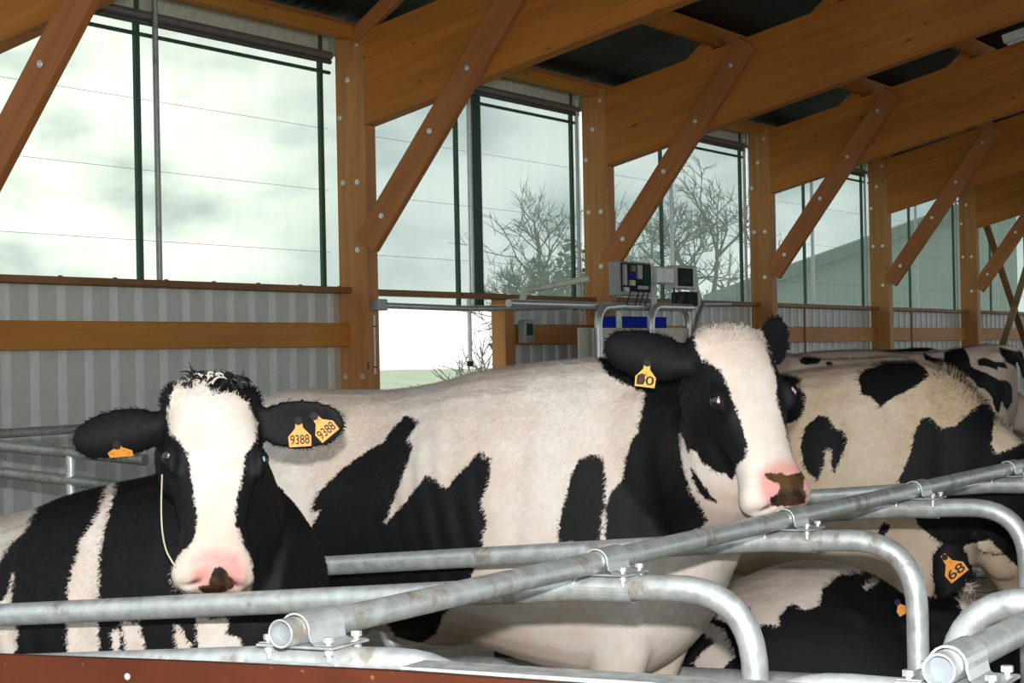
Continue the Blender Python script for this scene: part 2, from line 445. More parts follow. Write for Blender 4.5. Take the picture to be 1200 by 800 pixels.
# eaves beams on the posts, one length per bay
for k in range(-2, 6):
    xa = X1+BAY*k+(PW if k > -2 else 2); xb = X1+BAY*(k+1)
    o = empty('eaves_beam', (xa, WY-.1, 4.33))
    bay = {-2: 'at the left end', -1: 'over the big left window bay', 0: 'over the doorway bay', 1: 'over the bay behind the control boxes', 2: 'over the fourth bay', 3: 'over the fifth bay', 4: 'over the bay with crossed timbers', 5: 'in the far gloom'}[k]
    tag(o, 'double timber eaves beam %s' % bay, 'beam', 'eaves beams')
    a = beam('lower_board', (xa, WY-.14, 4.385), (xb, WY-.14, 4.385), .16, .11, 'rail_wood'); child_at(a, o)
    a = beam('upper_board', (xa, WY-.06, 4.478), (xb, WY-.06, 4.478), .10, .075, 'brace_wood'); child_at(a, o)
    # wall rail and sill below the netting
    sx0 = xa-(.0 if k > -2 else 0); sx1 = xb+.07
    if k == 0:
        s1 = beam('window_sill', (xa-.05, WY-.05, 2.095), (xa+2.72, WY-.05, 2.095), .17, .055, 'sill_wood')
        tag(s1, 'dark timber sill over the open doorway', 'sill', 'sills under the netting')
        s1 = beam('window_sill', (xa+2.80, WY-.05, 2.09), (sx1, WY-.05, 2.09), .17, .055, 'sill_wood')
        tag(s1, 'dark timber sill between the doorway and the second post', 'sill', 'sills under the netting')
        r1 = beam('wall_rail', (xa+2.9, WY-.07, 1.71), (sx1, WY-.07, 1.71), .075, .21, 'rail_wood')
        tag(r1, 'short orange timber wall rail right of the doorway', 'rail', 'timber wall rails')
    else:
        lb = {-2: 'at the left end, out of the picture', -1: 'on the left, beside the first post', 1: 'behind the gate station', 2: 'between third and fourth post', 3: 'between fourth and fifth post', 4: 'behind the crossed timbers', 5: 'in the far gloom'}[k]
        s1 = beam('window_sill', (xa-.05, WY-.05, 2.105), (sx1+.03, WY-.05, 2.105), .17, .055, 'sill_wood')
        tag(s1, 'dark narrow timber sill under the netting '+lb, 'sill', 'sills under the netting')
        if k == -1:
            for q in range(7):
                c = MB().tube([(0, 0, 0), (0, 0, .012)], .016, 8).build('bolt', 'dark_rail', None, (xa+1+.62*q, WY-.07, 2.132)); child_at(c, s1)
        r1 = beam('wall_rail', (xa-.05, WY-.07, 1.708), (sx1, WY-.07, 1.708), .075, .21, 'rail_wood')
        tag(r1, 'broad orange timber wall rail '+lb, 'rail', 'timber wall rails')
    if k in (2, 3):
        dx = 1.55 if k == 2 else 1.55
        s1 = beam('batten', (xa+dx, WY-.115, 1.0), (xa+dx, WY-.115, 2.08), .05, .02, 'sill_wood', roll_up=(0, 1, 0))
        tag(s1, 'thin upright batten on the wall rail '+lb, 'batten')

# netted windows: net, frame poles, top rails, wires
wn = 0
for k in range(-2, 6):
    wn += 1
    xa = X1+BAY*k+(PW if k > -2 else 2); xb = X1+BAY*(k+1)
    w = empty('window_%d' % wn, (xa, WY, 2.1)); tag(w, kind='structure')
    def ch(mb, name, mat): return child_at(mb.build(name, mat), w)
    zb = 1.98 if k == 0 else 2.1
    mb = MB().add([(xa, WY+.09, 2.0 if k == 0 else 2.05), (xb+.14, WY+.09, 2.0 if k == 0 else 2.05), (xb+.14, WY+.09, 4.40), (xa, WY+.09, 4.40)], [(0, 1, 2, 3)])
    ch(mb, 'net', 'windbreak_net')
    ch(MB().tube([(xa, WY+.05, 4.20), (xb, WY+.05, 4.20)], .038, 12), 'roller_tube', 'grey_rail')
    ch(MB().tube([(xa, WY+.05, 4.145), (xb, WY+.05, 4.145)], .022, 10), 'lower_rail', 'dark_rail')
    ch(MB().tube([(xa, WY+.06, 4.05), (xb, WY+.06, 4.05)], .017, 8), 'pull_rod', 'green_steel')
    ch(MB().box((xa, WY+.065, 4.235), (xb, WY+.08, 4.40)), 'folded_net', 'pale_rail')
    g1, m1, g2 = (2.10, 2.25, 4.68)
    ch(MB().box((xa+g1-.028, WY+.055, zb), (xa+g1+.028, WY+.085, 4.40)), 'green_pole', 'green_steel')
    ch(MB().tube([(xa+m1, WY+.0, zb+.03), (xa+m1, WY+.0, 4.36)], .024, 12), 'metal_pole', 'galvanised_clean' if k > -1 else 'galvanised_old')
    if k > -2: ch(MB().box((xa+g2-.028, WY+.055, zb), (xa+g2+.028, WY+.085, 4.40)), 'green_pole', 'green_steel')
    if k == 0: ch(MB().box((xa+2.47, WY+.10, zb), (xa+2.68, WY+.13, 4.40)), 'green_post', 'green_steel')
    if k >= 0: ch(MB().box((xb-.075, WY+.02, zb), (xb-.045, WY+.05, 4.3)), 'edge_strip', 'white_steel')
    for z in (2.45, 3.0, 3.55):
        ch(MB().tube([(xa, WY+.085, z), (xb, WY+.085, z)], .0018, 5), 'wire', 'wire')

# doorway: post, galvanised bar, hanging rod
o = beam('door_post', (X1+PW+2.72, WY-.09, -.3), (X1+PW+2.72, WY-.09, 2.06), .20, .16, 'post_wood', roll_up=(0, 1, 0)); tag(o, kind='structure'); o.name = 'trim_1'
o = MB().tube([(X1+PW/2+.06, 9.56, 1.965), (X1+1.6, 9.5, 1.95), (X1+3.4, 9.42, 1.985)], .028, 12).build('gate_bar', 'galvanised_clean')
tag(o, 'thin galvanised bar running from the first post across the doorway', 'bar')
c = MB().box((X1+PW/2-.05, 9.54, 1.92), (X1+PW/2+.10, 9.635, 2.02), .008).build('bracket', 'galvanised_old', o)
o = MB().tube([(X1+2.33, WY-.02, 1.42), (X1+2.33, WY-.02, 2.08)], .022, 10).build('hanging_rod', 'white_steel'); tag(o, 'white rod hanging in the open doorway', 'rod')
MB().tube([(X1+2.33, WY-.02, 1.40), (X1+2.33, WY-.02, 1.45)], .03, 10).build('rod_end', 'dark_plastic', o)
o = MB().tube([(X1+PW/2+.0, 9.625, 1.36), (X1+PW/2+.0, 9.625, 1.88)], .008, 8).build('conduit', 'white_steel'); tag(o, 'thin white conduit on the room face of the first post', 'conduit')
for z in (1.42, 1.78): MB().box((X1+PW/2-.014, 9.612, z-.006), (X1+PW/2+.014, 9.638, z+.006)).build('clip', 'dark_plastic', o)
o = MB().box((X1+3.12, 9.70, 1.62), (X1+3.32, 9.79, 1.86), .01).build('switch_box', 'box_grey'); tag(o, 'small switch box on the wall rail beside the doorway', 'box')
MB().box((X1+3.15, 9.69, 1.70), (X1+3.27, 9.702, 1.82)).build('screen', 'circuit_green', o)
# pale trunking along the sill to the control boxes
P = [(X1+3.02, 9.68, 2.05), (X1+3.06, 9.66, 2.16), (X1+3.3, 9.62, 2.185), (19.0, 9.2, 2.27)]
o = MB().tube([np.array(a)+(np.array(b)-np.array(a))*f for a, b in zip(P[:-1], P[1:]) for f in (0, .5)]+[P[-1]], .035, 12).build('trunking', 'pale_rail'); tag(o, 'pale plastic pipe running above the sill to the control boxes', 'pipe')
# crossed timbers in the far bay
o = beam('cross_brace', (35.75, 9.55, 3.66), (38.55, 9.55, 1.40), .05, .12, 'sill_wood', roll_up=(0, 1, 0)); tag(o, 'dark brown brace of the crossed timbers, falling to the right', 'brace', 'crossed timbers')
o = beam('cross_brace', (36.15, 9.48, 1.25), (39.4, 9.48, 3.80), .05, .12, 'grey_wood', roll_up=(0, 1, 0)); tag(o, 'pale greyish brace of the crossed timbers, rising to the right', 'brace', 'crossed timbers')
# strut in the roof corner over the first post
o = beam('roof_strut', (X1+.0, 9.74, 4.33), (X1+.0, 9.20, 4.72), .09, .13, 'brace_wood', roll_up=(0, 1, 0)); tag(o, 'short timber strut at the head of the first post', 'strut')
# tube lamp
d = np.array([0, -1, SL]); d /= np.linalg.norm(d); a = at(1177, 47, X=22.5)
o = empty('tube_lamp', tuple(a)); tag(o, 'white tube lamp under the roof at the right edge', 'lamp')
child_at(MB().bar(a, a+d*1.25, .16, .09).build('housing', 'lamp_white'), o)
child_at(MB().tube([a+d*.04-np.array([0, 0, .06]), a+d*1.2-np.array([0, 0, .06])], .02, 10).build('tube', 'box_pale'), o)
child_at(MB().bar(a+d*.3+np.array([0, 0, .045]), a+d*.3+np.array([0, 0, .6]), .012, .012, (1, 0, 0)).build('hanger', 'grey_rail'), o)
child_at(MB().bar(a+d*1.0+np.array([0, 0, .045]), a+d*1.0+np.array([0, 0, .6]), .012, .012, (1, 0, 0)).build('hanger', 'grey_rail'), o)

# ------------------------------------------------------------------ beyond the netting
def bare_tree(base, H, spread, seed, label, top=5, mat='bark'):
    r = random.Random(seed); root = empty('bare_tree', base); tag(root, label, 'tree', 'bare trees outside')
    tk = MB(); br = MB()
    def grow(p, d, L, rad, lev):
        n = 3; pts = [p]; rr = [rad]
        for i in range(n):
            d = (d+Vector((r.gauss(0, .12), r.gauss(0, .12), r.gauss(.04, .08)))).normalized(); p = p+d*(L/n); pts.append(p); rr.append(rad*(1-.45*(i+1)/n))
        (tk if lev == 0 else br).tube(pts, rr, 7 if lev < 2 else 4 if lev < 3 else 3, caps=False)
        if lev >= top: return
        for j in range(6 if lev == 0 else 4 if lev < 4 else 3):
            f = r.uniform(.45, 1.0) if lev else r.uniform(.35, 1); q = pts[0].lerp(pts[-1], f)
            ax = Vector((r.gauss(0, 1), r.gauss(0, 1), r.gauss(.15, .5))).normalized()
            grow(q, (d*.75+ax*spread).normalized(), L*r.uniform(.58, .78), max(rad*.55, H*.0016), lev+1)
    grow(Vector((0, 0, 0)), Vector((0, 0, 1)), H*.34, H*.02, 0)
    tk.build('trunk', mat, root); br.build('branches', mat, root)
for (x, yb, D, H, sp, sd, lab) in ((668, 380, 90, 8.8, .8, 3, 'bare tree seen through the netting left of the second post'), (752, 380, 96, 8.2, .9, 8, 'bare tree seen through the netting right of the second post'), (826, 380, 90, 9.2, .9, 5, 'tall bare tree seen through the netting left of the third post'),
                                    (553, 410, 30, 2.6, .75, 21, 'small leafless sapling outside the open doorway')):
    p = at(x, yb, D=D); bare_tree((p[0], p[1], -.3), H*1.25, sp, sd, lab, *((3, 'overlit_bark') if D < 40 else ()))
def bush(p, r, h, seed, label):
    rr = np.random.default_rng(seed); mb = MB()
    N = 900; u = rr.normal(size=(N, 3)); u /= np.linalg.norm(u, axis=1)[:, None]; rad = rr.uniform(.55, 1, N)**.5
    for i in range(N):
        c = u[i]*rad[i]*np.array([r, r, h]); c[2] = abs(c[2])
        a = rr.normal(size=3)*.16*r; b = rr.normal(size=3)*.16*r
        mb.add([c, c+a, c+b], [(0, 1, 2)])
    root = empty('hedge_bush', p); tag(root, label, 'bush', 'bushes outside'); mb.build('foliage', 'hedge_leaf', root); MB().tube([(0, 0, 0), (0, 0, h*.6)], r*.06, 6).build('stem', 'bark', root)
for i, (x, D, r, h, lab) in enumerate(((602, 80, .9, 5.0, 'dark bush seen through the net just right of the broad green post'), (636, 88, 1.0, 6.4, 'dark bush under the bare tree left of the second post'), (670, 78, 1.0, 6.3, 'dark bush just left of the second post'), (735, 84, 1.0, 5.2, 'dark bush behind the foot of the second brace'),
                                    (790, 92, 1.2, 5.0, 'dark bush behind the control boxes'), (850, 82, 1.2, 4.4, 'dark bush left of the third post'))):
    p = at(x, 405, D=D); bush((p[0], p[1], -.3), r, h, 30+i, lab)
# neighbouring shed with a sloping roof edge
a = at(880, 332, D=60); b_ = at(1190, 221, D=58); dn = np.array([math.cos(TH), math.sin(TH), 0])
root = empty('neighbour_shed', (a[0], a[1], -.3)); tag(root, 'grey-green shed with a sloping roof edge outside the far windows', 'shed')
q = [a-np.array([0, 0, .25]), b_-np.array([0, 0, .25]), np.array([b_[0], b_[1], -.3]), np.array([a[0], a[1], -.3])]
V = q+[v+dn*10 for v in q]
child_at(MB().add(V, [(0, 1, 2, 3), (7, 6, 5, 4), (0, 4, 5, 1), (1, 5, 6, 2), (2, 6, 7, 3), (3, 7, 4, 0)]).build('wall', 'barn_wall'), root)
e = (b_-a)/np.linalg.norm(b_-a); aa = a-e*.5; q = [aa+np.array([0, 0, -.22]), b_+np.array([0, 0, -.22]), b_+np.array([0, 0, .12]), aa+np.array([0, 0, .12])]
V = [v-dn*.4 for v in q]+[v+dn*10 for v in q]
child_at(MB().add(V, [(0, 1, 2, 3), (7, 6, 5, 4), (0, 4, 5, 1), (1, 5, 6, 2), (2, 6, 7, 3), (3, 7, 4, 0)]).build('roof', 'barn_roof'), root)
for i, x in enumerate((455, 500)):
    p = at(x+6*i, 430, D=24+16*i); o = beam('fence_post', (p[0], p[1], -.3), (p[0], p[1], .95-.1*i), .1, .1, 'grey_wood', roll_up=(0, 1, 0)); tag(o, ('short fence post outside the doorway, on the left', 'second short fence post outside the doorway')[i], 'post')

# ------------------------------------------------------------------ gate station with control boxes
EY = 9.0
def ep(x, y, Y=EY): return at(x, y, Y=Y)
root = empty('gate_station', (18.6, EY, 0)); tag(root, 'galvanised gate station with tube frame and steel panel against the wall', 'gate')
def gc(mb, name, mat): return child_at(mb.build(name, mat), root)
def bent(pts, r, nseg=6, rad=.12):
    out = [np.array(pts[0], float)]
    for i in range(1, len(pts)-1):
        p0, p1, p2 = [np.array(q, float) for q in pts[i-1:i+2]]; d0 = (p0-p1)/np.linalg.norm(p0-p1); d1 = (p2-p1)/np.linalg.norm(p2-p1)
        rr = min(rad, np.linalg.norm(p0-p1)*.48, np.linalg.norm(p2-p1)*.48)
        a, b = p1+d0*rr, p1+d1*rr
        for t in np.linspace(0, 1, nseg+1): out.append(a*(1-t)**2+p1*2*t*(1-t)+b*t*t)
    out.append(np.array(pts[-1], float)); return out
zt = ep(700, 358)[2]
def gx(x): return ep(x, 358)[0]
gc(MB().tube(bent([(gx(596), EY, zt), (gx(806), EY, zt), (gx(806), EY, 0)], .05, 6, .2), .038, 14), 'top_tube', 'galvanised_clean')
gc(MB().tube(bent([(gx(692), EY-.08, 0), (gx(692), EY-.08, zt-.03), (gx(722), EY-.08, zt)], .05, 6, .2), .042, 14), 'bent_leg', 'galvanised_clean')
gc(MB().tube(bent([(gx(752), EY-.1, 0), (gx(752), EY-.1, zt), (gx(800), EY-.1, zt-.0)], .05, 6, .22), .042, 14), 'bent_leg', 'galvanised_clean')
gc(MB().tube([(gx(725), EY, 0), (gx(725), EY, zt)], .03, 10), 'upright', 'pale_rail')
z1 = ep(700, 384)[2]
gc(MB().box((gx(676), EY-.02, .2), (gx(806), EY+.0, z1)), 'steel_panel', 'stainless')
zb0, zb1 = ep(728, 381)[2], ep(728, 370)[2]
gc(MB().box((gx(729), EY+.08, zb0-.03), (gx(789), EY+.25, zb1), .01), 'blue_tray', 'blue_plastic')
gc(MB().tube([(gx(806), EY-.05, zt-.35), (gx(812), EY-.05, zt-.1), (gx(818), EY-.05, zt+.05), (gx(850), EY-.05, zt+.06)], .035, 10), 'hose', 'galvanised_old')
# boxes on top
def ebox(name, xa, ya, xb, yb, dep, mat, label, lid=None):
    p = ep(xa, yb, EY-.1); q = ep(xb, ya, EY-.1)
    o = empty(name, ((p[0]+q[0])/2, EY, p[2])); tag(o, label, 'control box')
    child_at(MB().box((p[0], EY-.1, p[2]), (q[0], EY-.1+dep, q[2]), .012).build('casing', mat), o)
    return o, p, q
def ech(o, mb, name, mat): return child_at(mb.build(name, mat), o)
o, p, q = ebox('control_box', 726, 308, 764, 346, .12, 'box_grey', 'open control box full of wiring on top of the gate station')
W = q[0]-p[0]; H = q[2]-p[2]; yf = EY-.1
ech(o, MB().box((p[0]+.05*W, yf-.006, p[2]+.12*H), (p[0]+.93*W, yf-.001, p[2]+.95*H)), 'circuit_board', 'dark_plastic')
for (u0, v0, u1, v1, mt_) in ((.08, .3, .16, .9, 'box_grey'), (.30, .7, .42, .88, 'dark_rail'), (.48, .5, .62, .9, 'grey_rail'), (.68, .35, .88, .85, 'circuit_green'), (.84, .55, .93, .80, 'box_pale'), (.34, .52, .42, .62, 'blue_plastic'), (.28, .30, .40, .45, 'box_pale'), (.1, .12, .22, .24, 'box_pale'), (.48, .2, .8, .3, 'box_grey'), (.24, .55, .32, .66, 'blue_plastic')):
    ech(o, MB().box((p[0]+u0*W, yf-.03, p[2]+v0*H), (p[0]+u1*W, yf-.006, p[2]+v1*H)), 'component', mt_)
for u in (.2, .45, .6, .75):
    ech(o, MB().tube([(p[0]+u*W, yf-.02, p[2]+.3*H), (p[0]+(u+.05)*W, yf-.03, p[2]+.12*H), (p[0]+u*W, yf-.0, p[2]-.10)], .008, 6), 'cable', 'cable')
o, p, q = ebox('control_box', 768, 313, 789, 332, .15, 'box_pale', 'small pale square control box between two dark ones')
ech(o, MB().box((p[0]+.02, EY-.112, p[2]+.02), (q[0]-.02, EY-.101, q[2]-.02)), 'lid', 'white_steel')
ech(o, MB().box((p[0]+.1, EY-.05, zt), (p[0]+.15, EY, p[2]+.01)), 'stand', 'box_pale')
o, p, q = ebox('control_box', 793, 312, 815, 338, .12, 'box_pale', 'control box with a dark window right of the small pale box')
ech(o, MB().box((p[0]+.04, EY-.112, p[2]+.03), (q[0]-.1, EY-.101, q[2]-.03)), 'window', 'dark_plastic')
ech(o, MB().box((p[0]+.12, EY-.118, p[2]+.08), (q[0]-.2, EY-.112, q[2]-.12)), 'board', 'circuit_green')
ech(o, MB().tube([(p[0]+.05, EY-.05, p[2]+.02), (p[0]-.12, EY-.12, p[2]-.10), (p[0]-.15, EY-.1, p[2]-.25)], .012, 6), 'cable', 'cable')
o, p, q = ebox('control_box', 806, 342, 819, 358, .2, 'dark_plastic', 'lowest dark control box beside the bent hose')
ech(o, MB().box((q[0]-.04, EY-.112, p[2]), (q[0], EY-.1, q[2])), 'edge', 'box_pale')
ech(o, MB().tube([(p[0], EY-.05, p[2]+.02), (p[0]-.18, EY-.12, p[2]+.10), (p[0]-.3, EY-.1, p[2]-.05)], .016, 6), 'cable', 'cable')

# ------------------------------------------------------------------ stall row along the wall, far left
root = empty('wall_side_stall_rail', (8, 7, 0)); tag(root, 'grey stall rails behind the left cow, in front of the cladding', 'rail')
a = at(0, 508, Y=7.0); b_ = at(95, 498, Y=7.0); d = (b_-a)/np.linalg.norm(b_-a); d = np.array([1, 0, 0])
child_at(MB().tube([a-d*1.5, a+d*1.9], .024, 12).build('neck_rail', 'galvanised_old'), root)
for (pa, pb) in (((0, 522), (112, 533)), ((0, 553), (100, 565))):
    a = at(*pa, X=8.3); b_ = at(*pb, X=8.3); e = (b_-a)
    child_at(MB().tube([a-e*1.2, b_+e*.5], .03, 12).build('divider_tube', 'galvanised_old'), root)
a = at(83, 545, X=8.3); child_at(MB().tube([(a[0], a[1], 0), (a[0], a[1], at(83, 531, X=8.3)[2])], .026, 12).build('upright', 'galvanised_clean'), root)

# ------------------------------------------------------------------ free stalls
DX0, ST, YN, ZN, Y2 = 3.014, 1.2, 2.011, 1.031, .861
YC = (YN+Y2)/2
def divider(k, row):
    X = DX0+ST*k; sg = 1 if row == 0 else -1
    def Yw(y): return y if row == 0 else 2*YC-y
    pts = [(X, Yw(1.655), 0), (X, Yw(1.655), .978), (X, Yw(2.05), .968), (X, Yw(4.06), .812), (X, Yw(4.10), .36), (X, Yw(1.69), .38)]
    path = [np.array(pts[0])]
    # explicit bends
    P = bent(pts[:3], .03, 10, .24)[:-1]+bent(pts[2:6], .03, 9, .2)[0:]
    return X, P
whichd = {0: 'first', 1: 'second', 2: 'third', 3: 'fourth', 4: 'fifth', 5: 'sixth', 6: 'seventh', 7: 'eighth', 8: 'ninth'}
for row in (0, 1):
    for k in range(0, 9 if row == 0 else 4):
        X, P = divider(k, row)
        o = empty('stall_divider', (X, P[0][1], 0))
        if row == 0:
            lab = {0: 'curved galvanised stall divider at the near pipe end, mostly behind the red panel', 1: 'curved galvanised stall divider under the muzzle of the left cow', 2: 'curved galvanised stall divider crossing in front of the middle cow', 3: 'curved galvanised stall divider bending down in front of the lying cow, right edge'}.get(k, '%s curved galvanised stall divider of the row, far right' % whichd[k])
        else:
            lab = {0: 'curved galvanised divider of the near row, peeping over the red panel', 1: 'curved galvanised divider rising at the bottom right corner'}.get(k, '%s curved galvanised divider of the near row, outside the right edge' % whichd[k])
        tag(o, lab, 'stall divider', 'stall dividers')
        child_at(MB().tube(P, .03, 20).build('bent_tube', 'galvanised' if k < 3 else 'galvanised_clean'), o)
        child_at(MB().box((X-.07, P[0][1]-.07, 0), (X+.07, P[0][1]+.07, .012), .003).build('foot_plate', 'galvanised_old'), o)
for row, Yn in ((0, YN), (1, Y2)):
    x0 = DX0-.1; x1 = 13.2 if row == 0 else 7.0
    o = empty('neck_rail', (x0, Yn, ZN))
    tag(o, ('long galvanised neck rail with open end, running diagonally across the stalls' if row == 0 else 'second galvanised neck rail with open end at the bottom right corner'), 'rail')
    n = 24; V = []; F = []
    for (x, r) in ((x1, .025), (x0+.0, .025), (x0-.001, .0235), (x0, .0215), (x0+.03, .021)):
        for i in range(n): w = 2*math.pi*i/n; V.append((x, Yn+r*math.cos(w), ZN+r*math.sin(w)))
    for s in range(4):
        for i in range(n): F.append((s*n+i, s*n+(i+1) % n, (s+1)*n+(i+1) % n, (s+1)*n+i))
    child_at(MB().add(V, F, True).build('pipe', 'galvanised'), o)
    child_at(MB().tube([(x0+.028, Yn, ZN), (x0+.034, Yn, ZN)], .0213, 24).build('end_plug', 'plug_grey'), o)
    for k in range(0, 9 if row == 0 else 3):
        X = DX0+ST*k
        mb = MB(); R1 = .0275; hl = .055; zp = ZN-.026
        # saddle over the neck rail, with flanges
        prof = [(-.075, zp+.003), (-.038, zp+.003), (-.031, zp+.008)]+[(R1*math.cos(a), ZN+R1*math.sin(a)) for a in np.linspace(math.pi*1.05, -.05*math.pi, 13)]+[(.031, zp+.008), (.038, zp+.003), (.075, zp+.003)]
        def sweep(mb, prof, c, hl, axis, th):
            V = []; m_ = len(prof)
            for e in (-hl, hl):
                for off in (0, th):
                    for j, (u, z) in enumerate(prof):
                        du, dz = (u/ R1, (z-c[2])/R1); L = math.hypot(du, dz) or 1
                        uu, zz = u+off*du/L, z+off*dz/L
                        V.append((c[0]+e, c[1]+uu, zz) if axis == 'x' else (c[0]+uu, c[1]+e, zz))
            F = []
            for j in range(m_-1):
                F += [(j, j+1, 2*m_+j+1, 2*m_+j), (m_+j, 3*m_+j, 3*m_+j+1, m_+j+1), (j, m_+j, m_+j+1, j+1), (2*m_+j, 2*m_+j+1, 3*m_+j+1, 3*m_+j)]
            F += [(0, 2*m_, 3*m_, m_), (m_-1, 2*m_-1, 4*m_-1, 3*m_-1)]
            mb.add(V, F, False)
        sweep(mb, prof, (X, Yn, ZN), hl, 'x', .0035)
        mb.box((X-.062, Yn-.078, zp-.004), (X+.062, Yn+.078, zp+.0005), .001)
        zd = .971; R1 = .0325
        prof2 = [(R1*math.cos(a), zd+R1*math.sin(a)) for a in np.linspace(-math.pi*1.02, .02*math.pi, 15)]
        sweep(mb, prof2, (X, Yn-.0, zd), .068, 'y', .003)
        c = mb.build('clamp', 'galvanised_clean', None, None, origin=(X, Yn, ZN)); child_at(c, o)
        for dx in (-.045, .045):
            for dy in (-.062, .062):
                b = MB(); b.tube([(0, 0, 0), (0, 0, .009)], .0095, 6); b.tube([(0, 0, -.034), (0, 0, .0)], .0045, 8); b.tube([(0, 0, -.022), (0, 0, -.014)], .0085, 6)
                bo = b.build('bolt', 'zinc_bolt', c, (dx, dy, zp-ZN+.007))
# end panel
root = empty('end_panel', (2.82, 1.0, 0)); tag(root, 'red-brown end panel with a grey metal cap along the bottom edge', 'panel')
top = [(-.6, .985), (1.4, .998), (1.7, 1.0), (2.1, .994), (2.55, .984), (3.6, .955)]; n = len(top)
V = [(x, y, z) for x in (2.80, 2.82) for y, z in top]+[(x, y, .12) for x in (2.80, 2.82) for y, z in top]; F = []
for i in range(n-1): F += [(i, i+1, n+i+1, n+i), (2*n+i, 2*n+i+1, i+1, i), (3*n+i, 3*n+i+1, n+i+1, n+i), (2*n+i, 2*n+i+1, 3*n+i+1, 3*n+i)]
F += [(0, n, 3*n, 2*n), (n-1, 2*n-1, 4*n-1, 3*n-1)]
child_at(MB().add(V, F).build('board', 'red_panel'), root)
child_at(MB().box((2.821, -.6, .94), (2.905, 1.72, 1.004), .004).build('metal_cap', 'galvanised'), root)
for y in (-.2, 1.25, 2.8, 3.3): child_at(MB().box((2.825, y-.04, 0), (2.90, y+.04, .94), .004).build('upright', 'galvanised_old'), root)
for y, z in ((1.80, .965), (1.50, .95), (1.20, .955), (2.25, .962)):
    child_at(MB().tube([(2.7985, y, z), (2.8005, y, z)], .006, 10).build('screw', 'zinc_bolt'), root)
# ------------------------------------------------------------------ cows
def catmull(K, n):
    """rows of K interpolated smoothly, n steps per span"""
    K = np.asarray(K, float); E = np.vstack([2*K[0]-K[1], K, 2*K[-1]-K[-2]]); out = []
    for i in range(1, len(E)-2):
        p0, p1, p2, p3 = E[i-1:i+3]
        for t in np.linspace(0, 1, n, endpoint=False):
            out.append(.5*((2*p1)+(-p0+p2)*t+(2*p0-5*p1+4*p2-p3)*t*t+(-p0+3*p1-3*p2+p3)*t**3))
    out.append(E[-2]); return np.array(out)
def rings_to_mb(mb, rings):
    n = len(rings[0]); V = [p for r in rings for p in r]; F = []
    for i in range(len(rings)-1):
        for k in range(n): F.append((i*n+k, i*n+(k+1) % n, (i+1)*n+(k+1) % n, (i+1)*n+k))
    F.append(tuple(range(n-1, -1, -1))); F.append(tuple((len(rings)-1)*n+k for k in range(n)))
    mb.add(V, F)
def sup(c, e): return np.sign(c)*np.abs(c)**(2./e)
ANG = np.linspace(0, 2*math.pi, 32, endpoint=False)
def loft_sections(mb, O, X, Yv, Z, secs, etop=2.2, ebot=2.3, sub=5, zc=.5, shift=None):
    """secs rows: x, ztop, zbot, halfwidth ; axes X (along), Yv (side), Z (up) from O"""
    S = catmull(secs, sub); rings = []
    for x, zt, zb, hw in S:
        c = zb+(zt-zb)*zc; ca, sa = np.cos(ANG), np.sin(ANG)
        ex = np.where(sa > 0, etop, ebot)
        yy = hw*np.sign(ca)*np.abs(ca)**(2./ex); zz = np.where(sa > 0, c+(zt-c)*np.abs(sa)**(2./ex), c-(c-zb)*np.abs(sa)**(2./ex))
        rings.append(O+X*x+np.outer(yy, Yv)+np.outer(zz, Z))
    rings_to_mb(mb, rings)
def loft_path(mb, pts, ra, rb, up=(0, 0, 1), sub=6, e=2.):
    K = np.hstack([np.asarray(pts, float), np.asarray(ra, float)[:, None], np.asarray(rb, float)[:, None]]); S = catmull(K, sub); rings = []
    up = np.array(up, float)
    for i in range(len(S)):
        t = S[min(i+1, len(S)-1), :3]-S[max(i-1, 0), :3]; t /= np.linalg.norm(t)
        a = np.cross(up, t); a /= np.linalg.norm(a); b = np.cross(t, a)
        ca, sa = sup(np.cos(ANG[::2]), e), sup(np.sin(ANG[::2]), e)
        rings.append(S[i, :3]+np.outer(ca*S[i, 3], a)+np.outer(sa*S[i, 4], b))
    rings_to_mb(mb, rings)
def ellipsoid(mb, c, A, B, Cc):
    n, m_ = 16, 9; rings = []
    for j in range(m_):
        ph = math.pi*(j+.5)/m_-math.pi/2
        rings.append(np.asarray(c)+np.outer(np.cos(2*math.pi*np.arange(n)/n)*math.cos(ph), A)+np.outer(np.sin(2*math.pi*np.arange(n)/n)*math.cos(ph), B)+np.asarray(Cc)*math.sin(ph))
    rings_to_mb(mb, rings)

